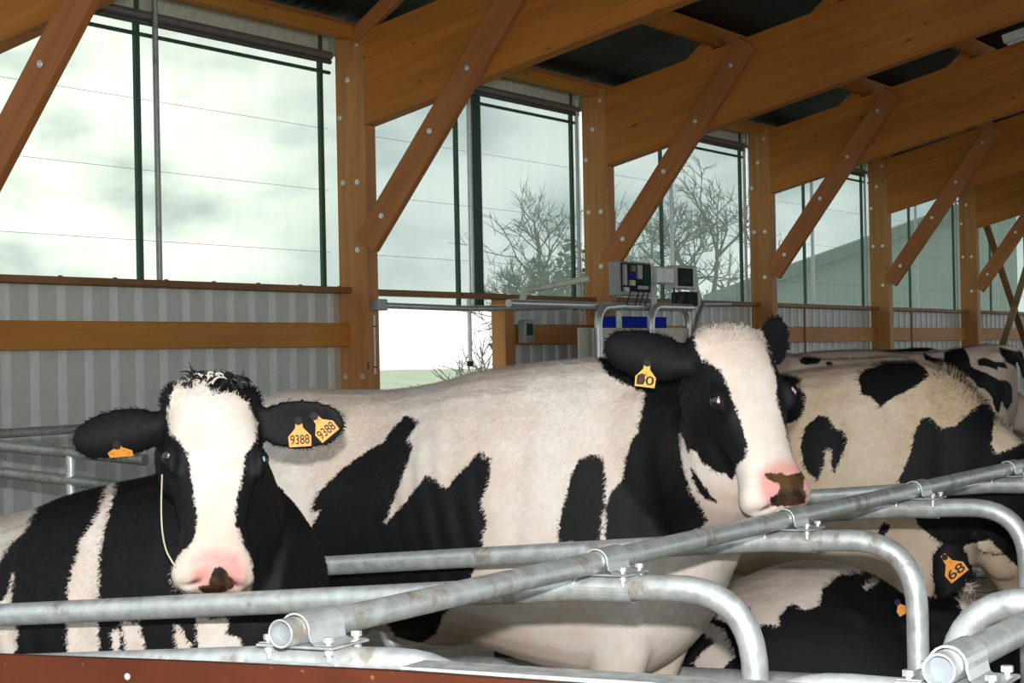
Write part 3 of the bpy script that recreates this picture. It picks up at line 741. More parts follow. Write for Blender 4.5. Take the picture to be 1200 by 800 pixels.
def fuse(mb, voxel, smooth):
    me = bpy.data.meshes.new('tmp'); me.from_pydata(mb.V, [], mb.F); me.update()
    bm = bmesh.new(); bm.from_mesh(me); bmesh.ops.recalc_face_normals(bm, faces=bm.faces); bm.to_mesh(me); bm.free()
    o = bpy.data.objects.new('tmp', me); COL.objects.link(o)
    r = o.modifiers.new('r', 'REMESH'); r.mode = 'VOXEL'; r.voxel_size = voxel; r.adaptivity = 0
    s = o.modifiers.new('s', 'SMOOTH'); s.factor = .5; s.iterations = smooth
    dg = bpy.context.evaluated_depsgraph_get(); ev = o.evaluated_get(dg)
    out = bpy.data.meshes.new_from_object(ev); bpy.data.objects.remove(o); bpy.data.meshes.remove(me)
    return out
def sdf_poly(P, poly):
    """signed distance in pixels, positive inside; P (N,2)"""
    poly = np.asarray(poly, float); d = np.full(len(P), 1e9); ins = np.zeros(len(P), bool)
    for i in range(len(poly)):
        a, b = poly[i], poly[(i+1) % len(poly)]; e = b-a; w = P-a
        t = np.clip((w@e)/(e@e+1e-9), 0, 1); q = w-np.outer(t, e); d = np.minimum(d, (q*q).sum(1))
        c = ((a[1] <= P[:, 1]) != (b[1] <= P[:, 1]))
        xi = a[0]+(P[:, 1]-a[1])*(b[0]-a[0])/np.where(abs(b[1]-a[1]) < 1e-9, 1e-9, b[1]-a[1])
        ins ^= c & (P[:, 0] < xi)
    return np.where(ins, 1, -1)*np.sqrt(d)
def sdf_union(P, polys):
    r = np.full(len(P), -1e3)
    for p in polys: r = np.maximum(r, sdf_poly(P, p))
    return r
def zp_(x0, y0, f, pts): return [(x0+a/f, y0+b/f) for a, b in pts]
def norm(v): v = np.asarray(v, float); return v/np.linalg.norm(v)
def camvec(r, u, f): return norm(CR*r+CU*u+CF*f)

STD = [(-.88, 1.27, 1.03, .09), (-.84, 1.345, .90, .19), (-.72, 1.39, .78, .26), (-.5, 1.385, .64, .285), (-.3, 1.385, .56, .30), (-.1, 1.41, .53, .34), (.05, 1.445, .54, .37), (.3, 1.47, .48, .36), (.5, 1.48, .45, .31), (.65, 1.465, .48, .27), (.8, 1.38, .60, .21), (.92, 1.22, .82, .13)]
SK = [(-.035, -.04, -.13, .05), (0, -.002, -.16, .088), (.06, .018, -.19, .104), (.13, .026, -.2, .110), (.20, .022, -.2, .114), (.26, .012, -.185, .100), (.33, .002, -.165, .081), (.40, -.006, -.15, .073), (.46, -.008, -.148, .082), (.50, -.012, -.15, .094), (.535, -.025, -.147, .092), (.562, -.052, -.12, .068)]
JW = [(.02, -.1, -.25, .055), (.1, -.1, -.272, .085), (.2, -.1, -.25, .08), (.3, -.1, -.205, .063), (.4, -.09, -.168, .05), (.5, -.09, -.156, .055), (.535, -.1, -.15, .04)]

def add_head(mb, poll, u, n, hs=1., ears=(), ws=1.17):
    u = norm(u); n = norm(n-u*(n@u)); s = np.cross(n, u)*ws
    loft_sections(mb, poll, u*hs, s*hs, n*hs, SK, 2.5, 2.4, 5, .55)
    loft_sections(mb, poll, u*hs, s*hs, n*hs, JW, 2.2, 2.2, 5, .5)
    H = lambda a, b, c: poll+(u*a+n*b+s*c)*hs
    for sg in (1, -1):
        ellipsoid(mb, H(.17, -.155, .070*sg), u*.11*hs, n*.085*hs, s*.048*hs)
        ellipsoid(mb, H(.225, -.012, .098*sg), u*.050*hs, n*.026*hs, s*.016*hs)      # brow
        ellipsoid(mb, H(.525, -.06, .05*sg), u*.03*hs, n*.035*hs, s*.035*hs)
        ellipsoid(mb, H(.04, -.06, .082*sg), u*.05*hs, n*.05*hs, s*.035*hs)
    for (base, tip, wdir, w) in ears:
        base = np.asarray(base); tip = np.asarray(tip); ax = tip-base; L = np.linalg.norm(ax); t = ax/L
        wd = norm(wdir-t*(wdir@t)); nn = np.cross(t, wd); rings = []
        for f_, hw, th in catmull([(-.08, .028, .026), (.12, .034, .024), (.32, w*.88, .019), (.55, w, .016), (.78, w*.88, .014), (.93, w*.58, .012), (1.0, w*.1, .006)], 4):
            ca, sa = np.cos(ANG[::2]), np.sin(ANG[::2])
            cup = (ca**2-.5)*hw*.28
            rings.append(base+ax*f_+np.outer(ca*hw, wd)+np.outer(sa*th+cup, nn))
        rings_to_mb(mb, rings)
    return u, n, s

EU = .095; EW = .0045
def make_cow(name, label, group, cx, cy, fz, sc, neck, poll=None, u=None, n=None, hs=1., ears=(), tilt=0., yaw=0., voxel=.012, smooth=6, mat='coat_white', black=(), base_black=False, white=(), pink=(), dark=(), lying=False, fur=0, furlen=.016, tufts=(), zsc=None, legz=None, ridge=0., eyes=True, ew=.004, ewm='eye_white_or_glint'):
    zsc = zsc or sc
    # body axes: faces -Y (heading), left is +X
    ch, sh = math.cos(yaw), math.sin(yaw)
    Xf = np.array([sh, -ch, 0.]); Yl = np.array([ch, sh, 0.]); Zu = np.array([0, 0, 1.])
    O = np.array([cx, cy, fz], float); mb = MB()
    S = np.array(STD); S[:, 0] *= sc; S[:, 3] *= sc; S[:, 1:3] *= zsc
    if lying:
        S[:, 1] = S[:, 1]-.745*zsc-.27*np.abs(np.array(STD)[:, 0]-.37)*(np.array(STD)[:, 0] > -.5); S[:, 2] = np.maximum(S[:, 2]-.62*zsc, .0)+.0; S[:, 2] = np.where(np.abs(STD_X := np.array(STD)[:, 0]) > .8, .12, .01); S[:, 3] *= 1.12
    S[:, 1] -= tilt*(.5-np.array(STD)[:, 0]); S[:, 2] -= tilt*(.5-np.array(STD)[:, 0])*.7
    loft_sections(mb, O, Xf, Yl, Zu, S, 2.0, 2.3, 6, .45)
    Lc = lambda x, y, z: O+Xf*x*sc+Yl*y*sc+Zu*z*zsc
    dz = -.80 if lying else 0
    for sg in (1, -1):
        ellipsoid(mb, Lc(-.47, .20*sg, 1.275+dz-tilt*.97/zsc), Xf*.10, Yl*.07, Zu*.05)                # hook bone
        ellipsoid(mb, Lc(-.80, .12*sg, 1.29+dz-tilt*1.3/zsc), Xf*.06, Yl*.05, Zu*.05)                # pin bone
        ellipsoid(mb, Lc(.56, .185*sg, .93+dz*.8), Xf*.20*sc, Yl*.095*sc, Zu*.32*zsc)        # shoulder
        ellipsoid(mb, Lc(-.60, .19*sg, .98+dz), Xf*.22*sc, Yl*.12*sc, Zu*.30*zsc)        # thigh
        if not lying:
            k = legz or 1.
            loft_path(mb, [Lc(.58, .17*sg, .85), Lc(.60, .16*sg, .62), Lc(.58, .15*sg, .40), Lc(.58, .15*sg, .18), Lc(.60, .15*sg, .05)], [.11, .085, .055, .04, .05], [.17, .125, .065, .045, .055], up=(0, -1, 0), sub=4)
            zr = 0.
            q = Lc(-.60, .17*sg, .05); q[2] = fz+zr+.05
            loft_path(mb, [Lc(-.58, .18*sg, .95), Lc(-.52, .18*sg, .72), Lc(-.72, .17*sg, .46), Lc(-.66, .17*sg, .25)+Zu*zr*.6, q], [.12, .09, .05, .04, .05], [.20, .14, .07, .045, .055], up=(0, -1, 0), sub=4)
        else:
            loft_path(mb, [Lc(.45, .24*sg, .22), Lc(.68, .30*sg, .14), Lc(.80, .26*sg, .08), Lc(.55, .30*sg, .06)], [.09, .06, .05, .035], [.10, .07, .05, .035], sub=4)
            loft_path(mb, [Lc(-.55, .28*sg, .25), Lc(-.25, .40*sg, .22), Lc(-.35, .46*sg, .08), Lc(-.05, .46*sg, .06)], [.13, .10, .06, .04], [.16, .12, .06, .04], sub=4)
    # tail
    z0 = 1.37*zsc+dz*zsc-tilt*1.35
    if not lying: loft_path(mb, [O+Xf*-.78*sc+Zu*(z0-.03), O+Xf*-.91*sc+Zu*(z0-.06), O+Xf*-.96*sc+Zu*(z0-.35), O+Xf*-.95*sc+Zu*(z0-.75)], [.035, .028, .022, .03], [.035, .028, .022, .03], up=(1, 0, 0), sub=4)
    pts = [np.asarray(p, float) for p in neck[0]]
    if poll is not None:
        poll = np.asarray(poll, float); un = norm(u); nn = norm(n-un*(n@un)); ss = np.cross(nn, un)
        pts = pts+[poll+(un*.10-nn*.12)*hs]
    loft_path(mb, pts, neck[1], neck[2], sub=7)
    if poll is not None:
        E = []
        for (sg, tip, wd, w) in ears:
            E.append((poll+(un*EU-nn*.07+ss*.095*sg)*hs, tip, wd, w))
        add_head(mb, poll, u, n, hs, E)
    me = fuse(mb, voxel, smooth)
    N = len(me.vertices); co = np.empty(N*3); me.vertices.foreach_get('co', co); co = co.reshape(-1, 3)
    nr = np.empty(N*3); me.vertices.foreach_get('normal', nr); nr = nr.reshape(-1, 3)
    hole = np.zeros(N)
    if not lying:
        rl = co-O; lx = rl@Xf/sc; ly = np.abs(rl@Yl)/sc; lz = rl[:, 2]/zsc+tilt*(.5-lx)/zsc
        sidef = np.clip((ly-.12)/.08, 0, 1)*(ly < .45)
        g2 = lambda x0, sx, z0, sz: np.exp(-((lx-x0)/sx)**2-((lz-z0)/sz)**2)
        dep = -.030*g2(-.30, .12, 1.20, .10)-.014*g2(.34, .045, 1.10, .28)-.016*g2(.76, .05, 1.05, .25)+.012*g2(-.47, .07, 1.28, .07)+.010*g2(.52, .06, 1.25, .2)-.018*g2(-.66, .07, 1.22, .10)
        dep += .0045*np.sin(2*math.pi*(lx+.25*(lz-1))/.085)*np.exp(-((lx-.05)/.22)**2-((lz-.98)/.25)**2)
        co += nr*(dep*sidef*sc)[:, None]; me.vertices.foreach_set('co', co.ravel()); me.update(); me.vertices.foreach_get('normal', nr.reshape(-1)) if False else None
    if poll is not None:
        rel = (co-poll)/hs; hu, hn, hsd = rel@un, rel@nn, rel@ss/1.17
        esurf = {}
        front = (hu > .40) & (hu < .6) & (np.abs(hsd) < .12)
        for sg in (1, -1):          # comma shaped nostrils
            a = hsd*sg
            d1 = ((a-.046)/.020)**2+((hn+.058+(a-.046)*.8)/.013)**2+((hu-.54)/.035)**2
            g = np.exp(-d1*.9)*front
            co -= nr*(g*.020)[:, None]; hole = np.maximum(hole, np.clip(g*1.6-.35, 0, 1))
            d2 = ((a-.072)/.008)**2+((hn+.075)/.03)**2+((hu-.53)/.04)**2
            co -= nr*(np.exp(-d2)*front*.006)[:, None]
            aw = a*1.17; c0 = -.012*.8-.135*.6; cand = np.where((np.abs(hu-.225) < .012) & (np.abs(hn*.8-aw*.6-c0) < .010), aw*.8+hn*.6, -9); ip = cand.argmax()
            esurf[sg] = co[ip].copy(); rr_ = np.linalg.norm((co-esurf[sg])*1., axis=1)/hs; lid = np.exp(-((rr_-.024)/.007)**2)
            co += nr*(lid*.004)[:, None]
        mz = (hu > .36)*np.exp(-((hn+.125)/.007)**2)*(hu < .58)*(np.abs(hsd) < .13)
        co -= nr*(mz*.008)[:, None]
        me.vertices.foreach_set('co', co.ravel()); me.update()
    base = np.array([cx, cy, fz if not (fz > -.1 and cy > 99) else fz])
    px, py, D = proj(co); P = np.stack([px, py], 1); mpp = D/FPX
    def field(polys): return sdf_union(P, polys)*mpp
    if base_black: bl = np.where(True, .3, 0)*np.ones(N); bl = np.minimum(bl, -field(white)) if white else bl
    else: bl = field(black) if black else -np.ones(N)*.3
    bl = np.clip(bl, -.3, .3); pk = np.clip(field(pink), -.3, .3) if pink else -np.ones(N)*.3; dk = np.clip(field(dark), -.3, .3) if dark else -np.ones(N)*.3
    if poll is not None:
        keep = ((co-poll)@un > .30*hs) & ((co-poll)@un < .65*hs); pk = np.where(keep, pk, -.3); dk = np.where(keep, dk, -.3)
    co -= base; me.vertices.foreach_set('co', co.ravel()); me.update()
    for nm, arr in (('black', bl), ('pink', pk), ('dark', dk), ('hole', hole)):
        at_ = me.attributes.new(nm, 'FLOAT', 'POINT'); at_.data.foreach_set('value', arr.astype(np.float32))
    me.polygons.foreach_set('use_smooth', [True]*len(me.polygons))
    root = empty(name, tuple(base)); tag(root, label, 'cow', group)
    body = link('body', me, mat, root)
    # hooves
    if not lying:
        for x in (.61, -.60):
            for sg in (1, -1):
                zr = 0.
                c = Xf*x*sc+Yl*(.15 if x > 0 else .17)*sg*sc; h = MB()
                h.tube([c+Zu*(zr+0), c+Zu*(zr+.03), c+Zu*(zr+.085)], [.068, .064, .048], 14)
                h.build('hoof', 'hoof', root)
    # fur: short blades lying along the coat, same markings
    if fur:
        me.calc_loop_triangles(); nt = len(me.loop_triangles); tv = np.empty(nt*3, np.int32); me.loop_triangles.foreach_get('vertices', tv); tv = tv.reshape(-1, 3)
        nr = np.empty(N*3); me.vertices.foreach_get('normal', nr); nr = nr.reshape(-1, 3)
        A, B, Cv = co[tv[:, 0]], co[tv[:, 1]], co[tv[:, 2]]; fn = np.cross(B-A, Cv-A); ar = np.linalg.norm(fn, axis=1)
        cen = (A+B+Cv)/3+base; vis = ((cen-CC)*fn).sum(1)/(ar+1e-12)/np.linalg.norm(cen-CC, axis=1)
        wgt = ar*np.where(vis < .25, 1., .12)*np.where(cen[:, 2] > fz+.30, 1, .15)
        # silhouettes count double
        wgt *= np.where(np.abs(vis) < .3, 2., 1.)
        idx = rng.choice(nt, fur, p=wgt/wgt.sum()); r1 = np.sqrt(rng.random(fur)); r2 = rng.random(fur)
        bc = np.stack([1-r1, r1*(1-r2), r1*r2], 1); TV = tv[idx]
        def interp(a): return (a[TV]*bc[..., None]).sum(1) if a.ndim == 2 else (a[TV]*bc).sum(1)
        p = interp(co); nn_ = interp(nr); nn_ /= np.linalg.norm(nn_, axis=1)[:, None]
        fb, fp, fd, fh = interp(bl), interp(pk), interp(dk), interp(hole)
        flow = np.tile(-Xf*.7-Zu*.7, (fur, 1)); L = furlen*rng.uniform(.5, 1.3, fur)
        lift = np.full(fur, .32)
        if poll is not None:
            rel = (p+base-poll)/hs; hu, hn, hsd = rel@un, rel@nn, rel@ss
            hd = (hu > -.08) & (hu < .62) & (np.abs(hsd) < .16) & (hn > -.34) & (hn < .12)
            flow[hd] = -un*.4+np.outer(hsd[hd]*6, ss) if False else un*.8+np.outer(np.sign(hsd[hd])*.3, ss)
            L[hd] *= .55; L[hd & (hu > .40)] *= .45
            top = hd & (hu < .06); L[top] *= 1.9; lift[top] = .9; flow[top] = -un*.6
        eb = np.zeros(fur, bool)
        for (sg, tip, wd, w) in ears:
            b0 = poll+(un*EU-nn*.07+ss*.095*sg)*hs-base; ax = np.asarray(tip)-base-b0; t_ = ((p-b0)@ax)/(ax@ax)
            dist = np.linalg.norm(p-b0-np.outer(t_, ax), axis=1); e_ = (t_ > .15) & (t_ < 1.1) & (dist < .1)
            flow[e_] = ax/np.linalg.norm(ax)*.7-CU*.35; L[e_] = furlen*.95*rng.uniform(.6, 1.3, e_.sum()); lift[e_] = .5
        if ridge:
            tp = (nn_[:, 2] > .75) & ~(hd if poll is not None else eb); L[tp] *= ridge; lift[tp] = .65
        for (tx, ty, tr, tl) in tufts:      # shaggy places
            q = proj(p+base); dd = np.hypot(q[0]-tx, q[1]-ty); s_ = dd < tr; L[s_] *= tl; lift[s_] = .8; flow[s_] += rng.normal(size=(s_.sum(), 3))*.8
        flow = flow+rng.normal(size=(fur, 3))*.22
        tg = flow-nn_*(flow*nn_).sum(1)[:, None]; tg /= np.linalg.norm(tg, axis=1)[:, None]+1e-9
        d = tg*np.sqrt(1-lift**2)[:, None]+nn_*lift[:, None]
        side = np.cross(d, nn_); side /= np.linalg.norm(side, axis=1)[:, None]+1e-9
        nose = (fp > -.004) | (fd > -.004); L[nose] *= .02
        hw = (.0011*np.where(L > furlen*1.8, 1.25, 1.))[:, None]
        mid = p+d*(L*.55)[:, None]; tip_ = p+d*L[:, None]*.98-nn_*(L*lift*.25)[:, None]
        V = np.stack([p-side*hw-nn_*.001, p+side*hw-nn_*.001, mid+side*hw*.8, mid-side*hw*.8, tip_], 1).reshape(-1, 3)
        M_ = fur; fm_ = bpy.data.meshes.new('fur'); fm_.vertices.add(5*M_); fm_.vertices.foreach_set('co', V.ravel())
        k0 = np.arange(M_)*5; lv = np.stack([k0, k0+1, k0+2, k0+3, k0+3, k0+2, k0+4], 1).ravel()
        fm_.loops.add(7*M_); fm_.loops.foreach_set('vertex_index', lv.astype(np.int32)); fm_.polygons.add(2*M_)
        ls = np.stack([np.arange(M_)*7, np.arange(M_)*7+4], 1).ravel().astype(np.int32); fm_.polygons.foreach_set('loop_start', ls)
        fm_.update(calc_edges=True); fm_.validate()
        for nm, arr in (('black', fb), ('pink', fp), ('dark', fd), ('hole', fh)):
            a_ = fm_.attributes.new(nm, 'FLOAT', 'POINT'); a_.data.foreach_set('value', np.repeat(arr, 5).astype(np.float32))
        a_ = fm_.attributes.new('nrm', 'FLOAT_VECTOR', 'POINT'); a_.data.foreach_set('vector', np.repeat(nn_, 5, axis=0).ravel().astype(np.float32))
        fo = link('fur', fm_, mat+'_fur', root); fo['kind'] = 'stuff'
    # eyes
    if poll is not None and eyes:
        for sg in (1, -1):
            c = esurf[sg]-(ss*sg*.8+nn*.6)*.0105*hs-base
            mb = MB(); ellipsoid(mb, (0, 0, 0), un*.0235*hs, nn*.0215*hs, ss*.0205*hs); mb.S = [True]*len(mb.F)
            e = mb.build('eyeball', 'eye_dark', root, tuple(c))
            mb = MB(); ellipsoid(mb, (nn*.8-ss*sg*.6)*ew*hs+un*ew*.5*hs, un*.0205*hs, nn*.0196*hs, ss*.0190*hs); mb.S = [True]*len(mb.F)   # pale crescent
            mb.build('eye_white_or_glint', ewm, e)
    return root, dict(poll=poll, u=un if poll is not None else None, n=nn if poll is not None else None, s=ss if poll is not None else None, base=base, body=body)

def ear_tag(root, info, c, xdir, ydir, w, h, text, mat='tag_orange', hood=True, dirt=False, tsize=.6):
    """plastic ear tag: neck, plate and printed number; c world centre of the plate"""
    xd = norm(xdir); yd = norm(np.asarray(ydir)-xd*(np.asarray(ydir)@xd)); zd = np.cross(xd, yd); base = info['base']
    pl = [(-.5, -.5), (.5, -.5), (.52, -.1), (.18, .22), (.12, .62), (-.12, .62), (-.18, .22), (-.52, -.1)] if hood else [(-.5, -.5), (.5, -.5), (.5, .3), (.3, .5), (-.3, .5), (-.5, .3)]
    V = [np.asarray(c)-base+xd*(a*w)+yd*(b*h)+zd*t for t in (-.0015, .0015) for a, b in pl]; n = len(pl)
    F = [tuple(range(n-1, -1, -1)), tuple(range(n, 2*n))]+[(i, (i+1) % n, n+(i+1) % n, n+i) for i in range(n)]
    o = MB().add(V, F).build('ear_tag', mat, root); o['label'] = 'ear tag'
    if hood:
        b = np.asarray(c)-base+yd*.5*h; MB().tube([b-zd*.004, b+zd*.006], .011, 14).build('tag_button', 'dark_plastic', o)
    if text:
        cu = bpy.data.curves.new('t', 'FONT'); cu.body = text; cu.align_x = 'CENTER'; cu.align_y = 'CENTER'; cu.size = 1; cu.extrude = .0; cu.offset = .012
        to = bpy.data.objects.new('t', cu); COL.objects.link(to); dg = bpy.context.evaluated_depsgraph_get(); dg.update()
        me = bpy.data.meshes.new_from_object(to.evaluated_get(dg)); bpy.data.objects.remove(to)
        tv = np.empty(len(me.vertices)*3); me.vertices.foreach_get('co', tv); tv = tv.reshape(-1, 3)
        ext = tv.max(0)-tv.min(0); sx = w*.86/ext[0]; sy = h*tsize*.62/ext[1]; mid = (tv.max(0)+tv.min(0))/2
        cc = np.asarray(c)-base+zd*.0022+yd*(-.22*h)
        q = cc+np.outer((tv[:, 0]-mid[0])*sx, xd)+np.outer((tv[:, 1]-mid[1])*sy, yd)
        me.vertices.foreach_set('co', q.ravel()); me.update()
        link('tag_number', me, 'tag_ink', o)
    if dirt:
        V = [np.asarray(c)-base+xd*(a*w)+yd*(b*h)+zd*.0021 for a, b in ((-.42, -.42), (-.05, -.40), (-.08, -.18), (0, .0), (-.2, .05), (-.42, -.05))]
        MB().add(V, [tuple(range(6))]).build('dirt', 'tag_dirt', o)
    return o

# ---- left cow, looking at the camera
Z1 = lambda pts: zp_(0, 400, 884/420, pts)
blaze = Z1([(440, 95), (480, 80), (505, 100), (525, 130), (575, 128), (612, 150), (632, 200), (632, 240), (605, 280), (598, 330), (582, 400), (580, 440), (592, 480), (620, 540), (626, 590), (606, 632), (545, 640), (470, 630), (426, 600), (424, 560), (445, 525), (478, 490), (487, 430), (475, 350), (465, 280), (440, 240), (418, 225), (412, 180), (422, 130)])
stripe = Z1([(328, 282), (300, 330), (275, 400), (250, 500), (245, 640), (245, 820), (165, 820), (170, 590), (185, 550), (200, 490), (235, 440), (265, 370), (290, 310), (310, 285)])
rump = Z1([(-160, 200), (160, 325), (115, 365), (100, 410), (60, 470), (25, 500), (0, 545), (-160, 600)])
lowl = Z1([(0, 640), (20, 625), (33, 570), (38, 580), (28, 640), (45, 700), (40, 780), (-140, 900), (-140, 640)])
bits = [Z1([(300, 690), (345, 690), (362, 770), (312, 770)]), Z1([(275, 712), (297, 712), (295, 780), (280, 780)]), Z1([(428, 695), (445, 700), (475, 755), (440, 770)]), Z1([(485, 680), (565, 680), (560, 720), (597, 735), (590, 780), (490, 780)])]
pink1 = [Z1([(468, 575), (475, 540), (500, 522), (540, 515), (585, 525), (606, 560), (602, 600), (560, 618), (505, 618), (475, 598)])]
dark1 = [Z1([(520, 580), (528, 560), (548, 552), (562, 572), (582, 600), (575, 608), (545, 622), (500, 622), (488, 604), (512, 600)]), [(269.3, 659.5), (270.5, 661), (269, 662.3), (267.6, 661)]]
poll1 = at(252, 446, D=5.42)
c1, i1 = make_cow('dairy_cow', 'black and white cow with wide white blaze looking straight at the camera, on the left', 'cows', 4.82, 4.08, 0., .92,
    neck=([(4.86, 3.74, .88), (4.83, 3.52, .90), (4.72, 3.40, 1.03)], [.23, .20, .14, .10], [.30, .29, .21, .14]),
    poll=poll1, u=camvec(.075, -.90, -.43), n=camvec(.28, .42, -.85), hs=.985, zsc=.80, tilt=.10, voxel=.0095, smooth=5,
    ears=((-1, at(84, 519, D=5.40), camvec(-.1, 1, 0), .068), (1, at(404, 496, D=5.44), camvec(-.1, 1, 0), .070)),
    base_black=True, white=[blaze, stripe, rump, lowl]+bits, pink=pink1, dark=dark1, ew=.0028, ewm='eye_glint_paint', fur=110000, furlen=.015, ridge=1.2, tufts=((245, 440, 34, 1.3),))
for (cx_, cy_, ang, txt) in ((351, 508, 4, '9388'), (378, 499, 40, '9388')):
    a = math.radians(ang); c = at(cx_, cy_, D=5.385)
    ear_tag(c1, i1, c, CR*math.cos(a)+CU*math.sin(a), CU*math.cos(a)-CR*math.sin(a), .058, .068, txt)
ear_tag(c1, i1, at(140, 528, D=5.355), camvec(1, .10, -.25), camvec(-.15, .8, -.6), .066, .040, '', hood=True)
# forelock curls
mb = MB(); mw = MB()
rr = random.Random(4)
for i in range(150):
    sx = rr.uniform(-.075, .085); s0 = np.array(i1['poll'])-i1['base']+i1['s']*sx+i1['n']*rr.uniform(-.05, .012)+i1['u']*rr.uniform(-.015, .03)
    L = rr.uniform(.03, .06); curl = rr.uniform(-1.4, 1.4); pts = []; p = s0.copy(); ang = rr.uniform(-.5, .5)+math.pi/2
    for j in range(7):
        pts.append(p.copy()); ang += curl*(.25 if j < 2 else .75)
        p = p+(CR*math.cos(ang)+CU*math.sin(ang)*(.85 if j < 3 else .6)-CF*.25)*(L/6)
    white = (-.045 < sx < -.0) and i % 2 == 0
    (mw if white else mb).tube(pts, [.0030, .0032, .003, .0026, .002, .0014, .0006], 4, caps=False)
plain('hair_black', (.010, .011, .012), rough=.5); plain('hair_white', (.70, .64, .57), rough=.6)
f1 = mb.build('forelock', 'hair_black', c1); f1['kind'] = 'stuff'
f2 = mw.build('forelock', 'hair_white', c1); f2['kind'] = 'stuff'
# loose twine down the cheek
tw = [at(x, y, D=d)-i1['base'] for x, y, d in ((190, 556, 5.34), (189, 590, 5.28), (190, 620, 5.235), (194, 642, 5.20), (200, 655, 5.185), (206, 664, 5.175))]
MB().tube(catmull(tw, 5), .0022, 6).build('twine', 'twine', c1)

# ---- middle cow, head resting on the neck rail
Z2 = lambda pts: zp_(680, 350, 800/300, pts)
Z3 = lambda pts: zp_(300, 400, 2., pts)
Z4 = lambda pts: zp_(790, 480, 1029/180, pts)
hb = Z2([(20, 130), (90, 40), (180, 40), (275, 95), (330, 70), (350, 80), (360, 150), (380, 190), (410, 200), (440, 225), (460, 270), (480, 330), (500, 380), (520, 450), (520, 490), (490, 520), (480, 570), (450, 545), (420, 540), (380, 510), (365, 475), (345, 470), (335, 480), (315, 420), (308, 420), (316, 500), (330, 560), (350, 610), (380, 650), (400, 690), (380, 712), (330, 735), (200, 780), (80, 800), (85, 640), (100, 600), (130, 570), (150, 480), (165, 430), (180, 420), (195, 340), (205, 290), (160, 275), (90, 240)])
hb2 = Z2([(365, 85), (380, 60), (420, 40), (470, 18), (482, 24), (440, 52), (400, 72), (375, 95)])
hb3 = Z2([(535, 30), (590, 5), (690, 5), (740, 110), (700, 440), (652, 445), (640, 400), (625, 350), (612, 300), (610, 240), (597, 205), (582, 150), (562, 100)])
hb4 = Z2([(345, 530), (360, 540), (390, 590), (425, 635), (400, 632), (370, 605), (350, 560)])
bp1 = Z3([(355, 170), (385, 190), (358, 225), (370, 252), (340, 330), (302, 428), (350, 375), (400, 312), (418, 322), (450, 345), (470, 315), (530, 252), (540, 275), (553, 265), (548, 330), (527, 375), (543, 420), (530, 480), (515, 530), (480, 600), (440, 640), (425, 685), (380, 710), (330, 690), (300, 650), (200, 660), (90, 660), (105, 490), (150, 395), (128, 400), (145, 355), (190, 310), (240, 270), (300, 235), (325, 200)])
bp2 = Z3([(790, 263), (812, 270), (822, 320), (815, 400), (808, 470), (708, 470), (712, 410), (728, 370), (735, 320), (760, 275)])
pink2 = [Z4([(565, 430), (620, 380), (720, 345), (820, 350), (880, 390), (905, 430), (935, 500), (905, 600), (870, 650), (640, 650), (575, 560)])]
dark2 = [Z4([(605, 425), (720, 418), (750, 440), (800, 430), (880, 402), (902, 425), (870, 470), (860, 520), (890, 560), (875, 625), (800, 648), (650, 645), (645, 590), (700, 560), (710, 505), (640, 468), (610, 450)])]
poll2 = at(857, 383, D=5.98)
c2, i2 = make_cow('dairy_cow', 'white cow with black patches resting its muzzle on the neck rail, in the middle', 'cows', 6.02, 3.36, 0., 1.0,
    neck=([(6.02, 2.80, 1.13), (5.93, 2.52, 1.15), (5.74, 2.34, 1.20)], [.24, .20, .16, .115], [.31, .28, .22, .15]),
    poll=poll2, u=camvec(.26, -.86, -.42), n=camvec(.36, .42, -.82), hs=1.0, voxel=.0105, smooth=5,
    ears=((-1, at(707, 402, D=6.02), camvec(.35, 1, .1), .076), (1, at(919, 378, D=6.16), camvec(-.2, 1, .0), .066)),
    black=[hb, hb2, hb3, hb4, bp1, bp2], pink=pink2, dark=dark2, fur=150000, furlen=.016, ridge=1.4, tufts=((855, 368, 30, 1.2),))
ear_tag(c2, i2, at(757, 439, D=5.94), camvec(1, -.12, -.1), camvec(.10, 1, -.15), .058, .072, '00', 'tag_yellow', dirt=True)

# ---- cow lying in the next stall
Z5 = lambda pts: zp_(780, 580, 1200/420, pts)
lw = [Z5([(60, 260), (150, 280), (200, 255), (340, 225), (420, 190), (520, 190), (600, 225), (690, 268), (640, 262), (580, 268), (550, 300), (525, 310), (515, 370), (470, 385), (420, 360), (385, 400), (380, 440), (345, 430), (300, 440), (280, 440), (290, 370), (255, 375), (240, 440), (100, 380)]), Z5([(90, 400), (200, 450), (235, 540), (180, 590), (130, 625), (95, 560), (130, 520), (172, 488), (120, 460)]), Z5([(660, 305), (725, 283), (700, 300), (672, 322)]), Z5([(985, 370), (1000, 300), (1080, 280), (1130, 330), (1090, 365), (1000, 400)])]
poll3 = at(1132, 700, D=7.42)
c3, i3 = make_cow('dairy_cow', 'black cow with white back lying in the stall, lower right', 'cows', 7.24, 3.0, 0., 1.0,
    neck=([(7.24, 2.55, .38), (7.24, 2.38, .38), (7.25, 2.22, .43)], [.22, .19, .15, .11], [.22, .19, .16, .13]),
    poll=poll3, u=camvec(.72, -.62, .30), n=camvec(.45, .80, .15), hs=.92, lying=True, zsc=.99, voxel=.014, smooth=5,
    ears=((1, at(1112, 632, D=7.50), camvec(1, .15, 0), .082), (-1, at(1062, 722, D=7.30), camvec(.3, 1, 0), .055)),
    base_black=True, white=lw, mat='coat_white', fur=60000, furlen=.020, ridge=1.3, tufts=((1140, 693, 22, 2.0),), eyes=True)
ear_tag(c3, i3, at(1116, 664, D=7.425), camvec(.75, .60, 0), camvec(-.5, .85, 0), .080, .090, '68', dirt=False)
ear_tag(c3, i3, at(1056, 712, D=7.25), camvec(.8, .5, -.2), camvec(-.5, .8, 0), .04, .05, '')

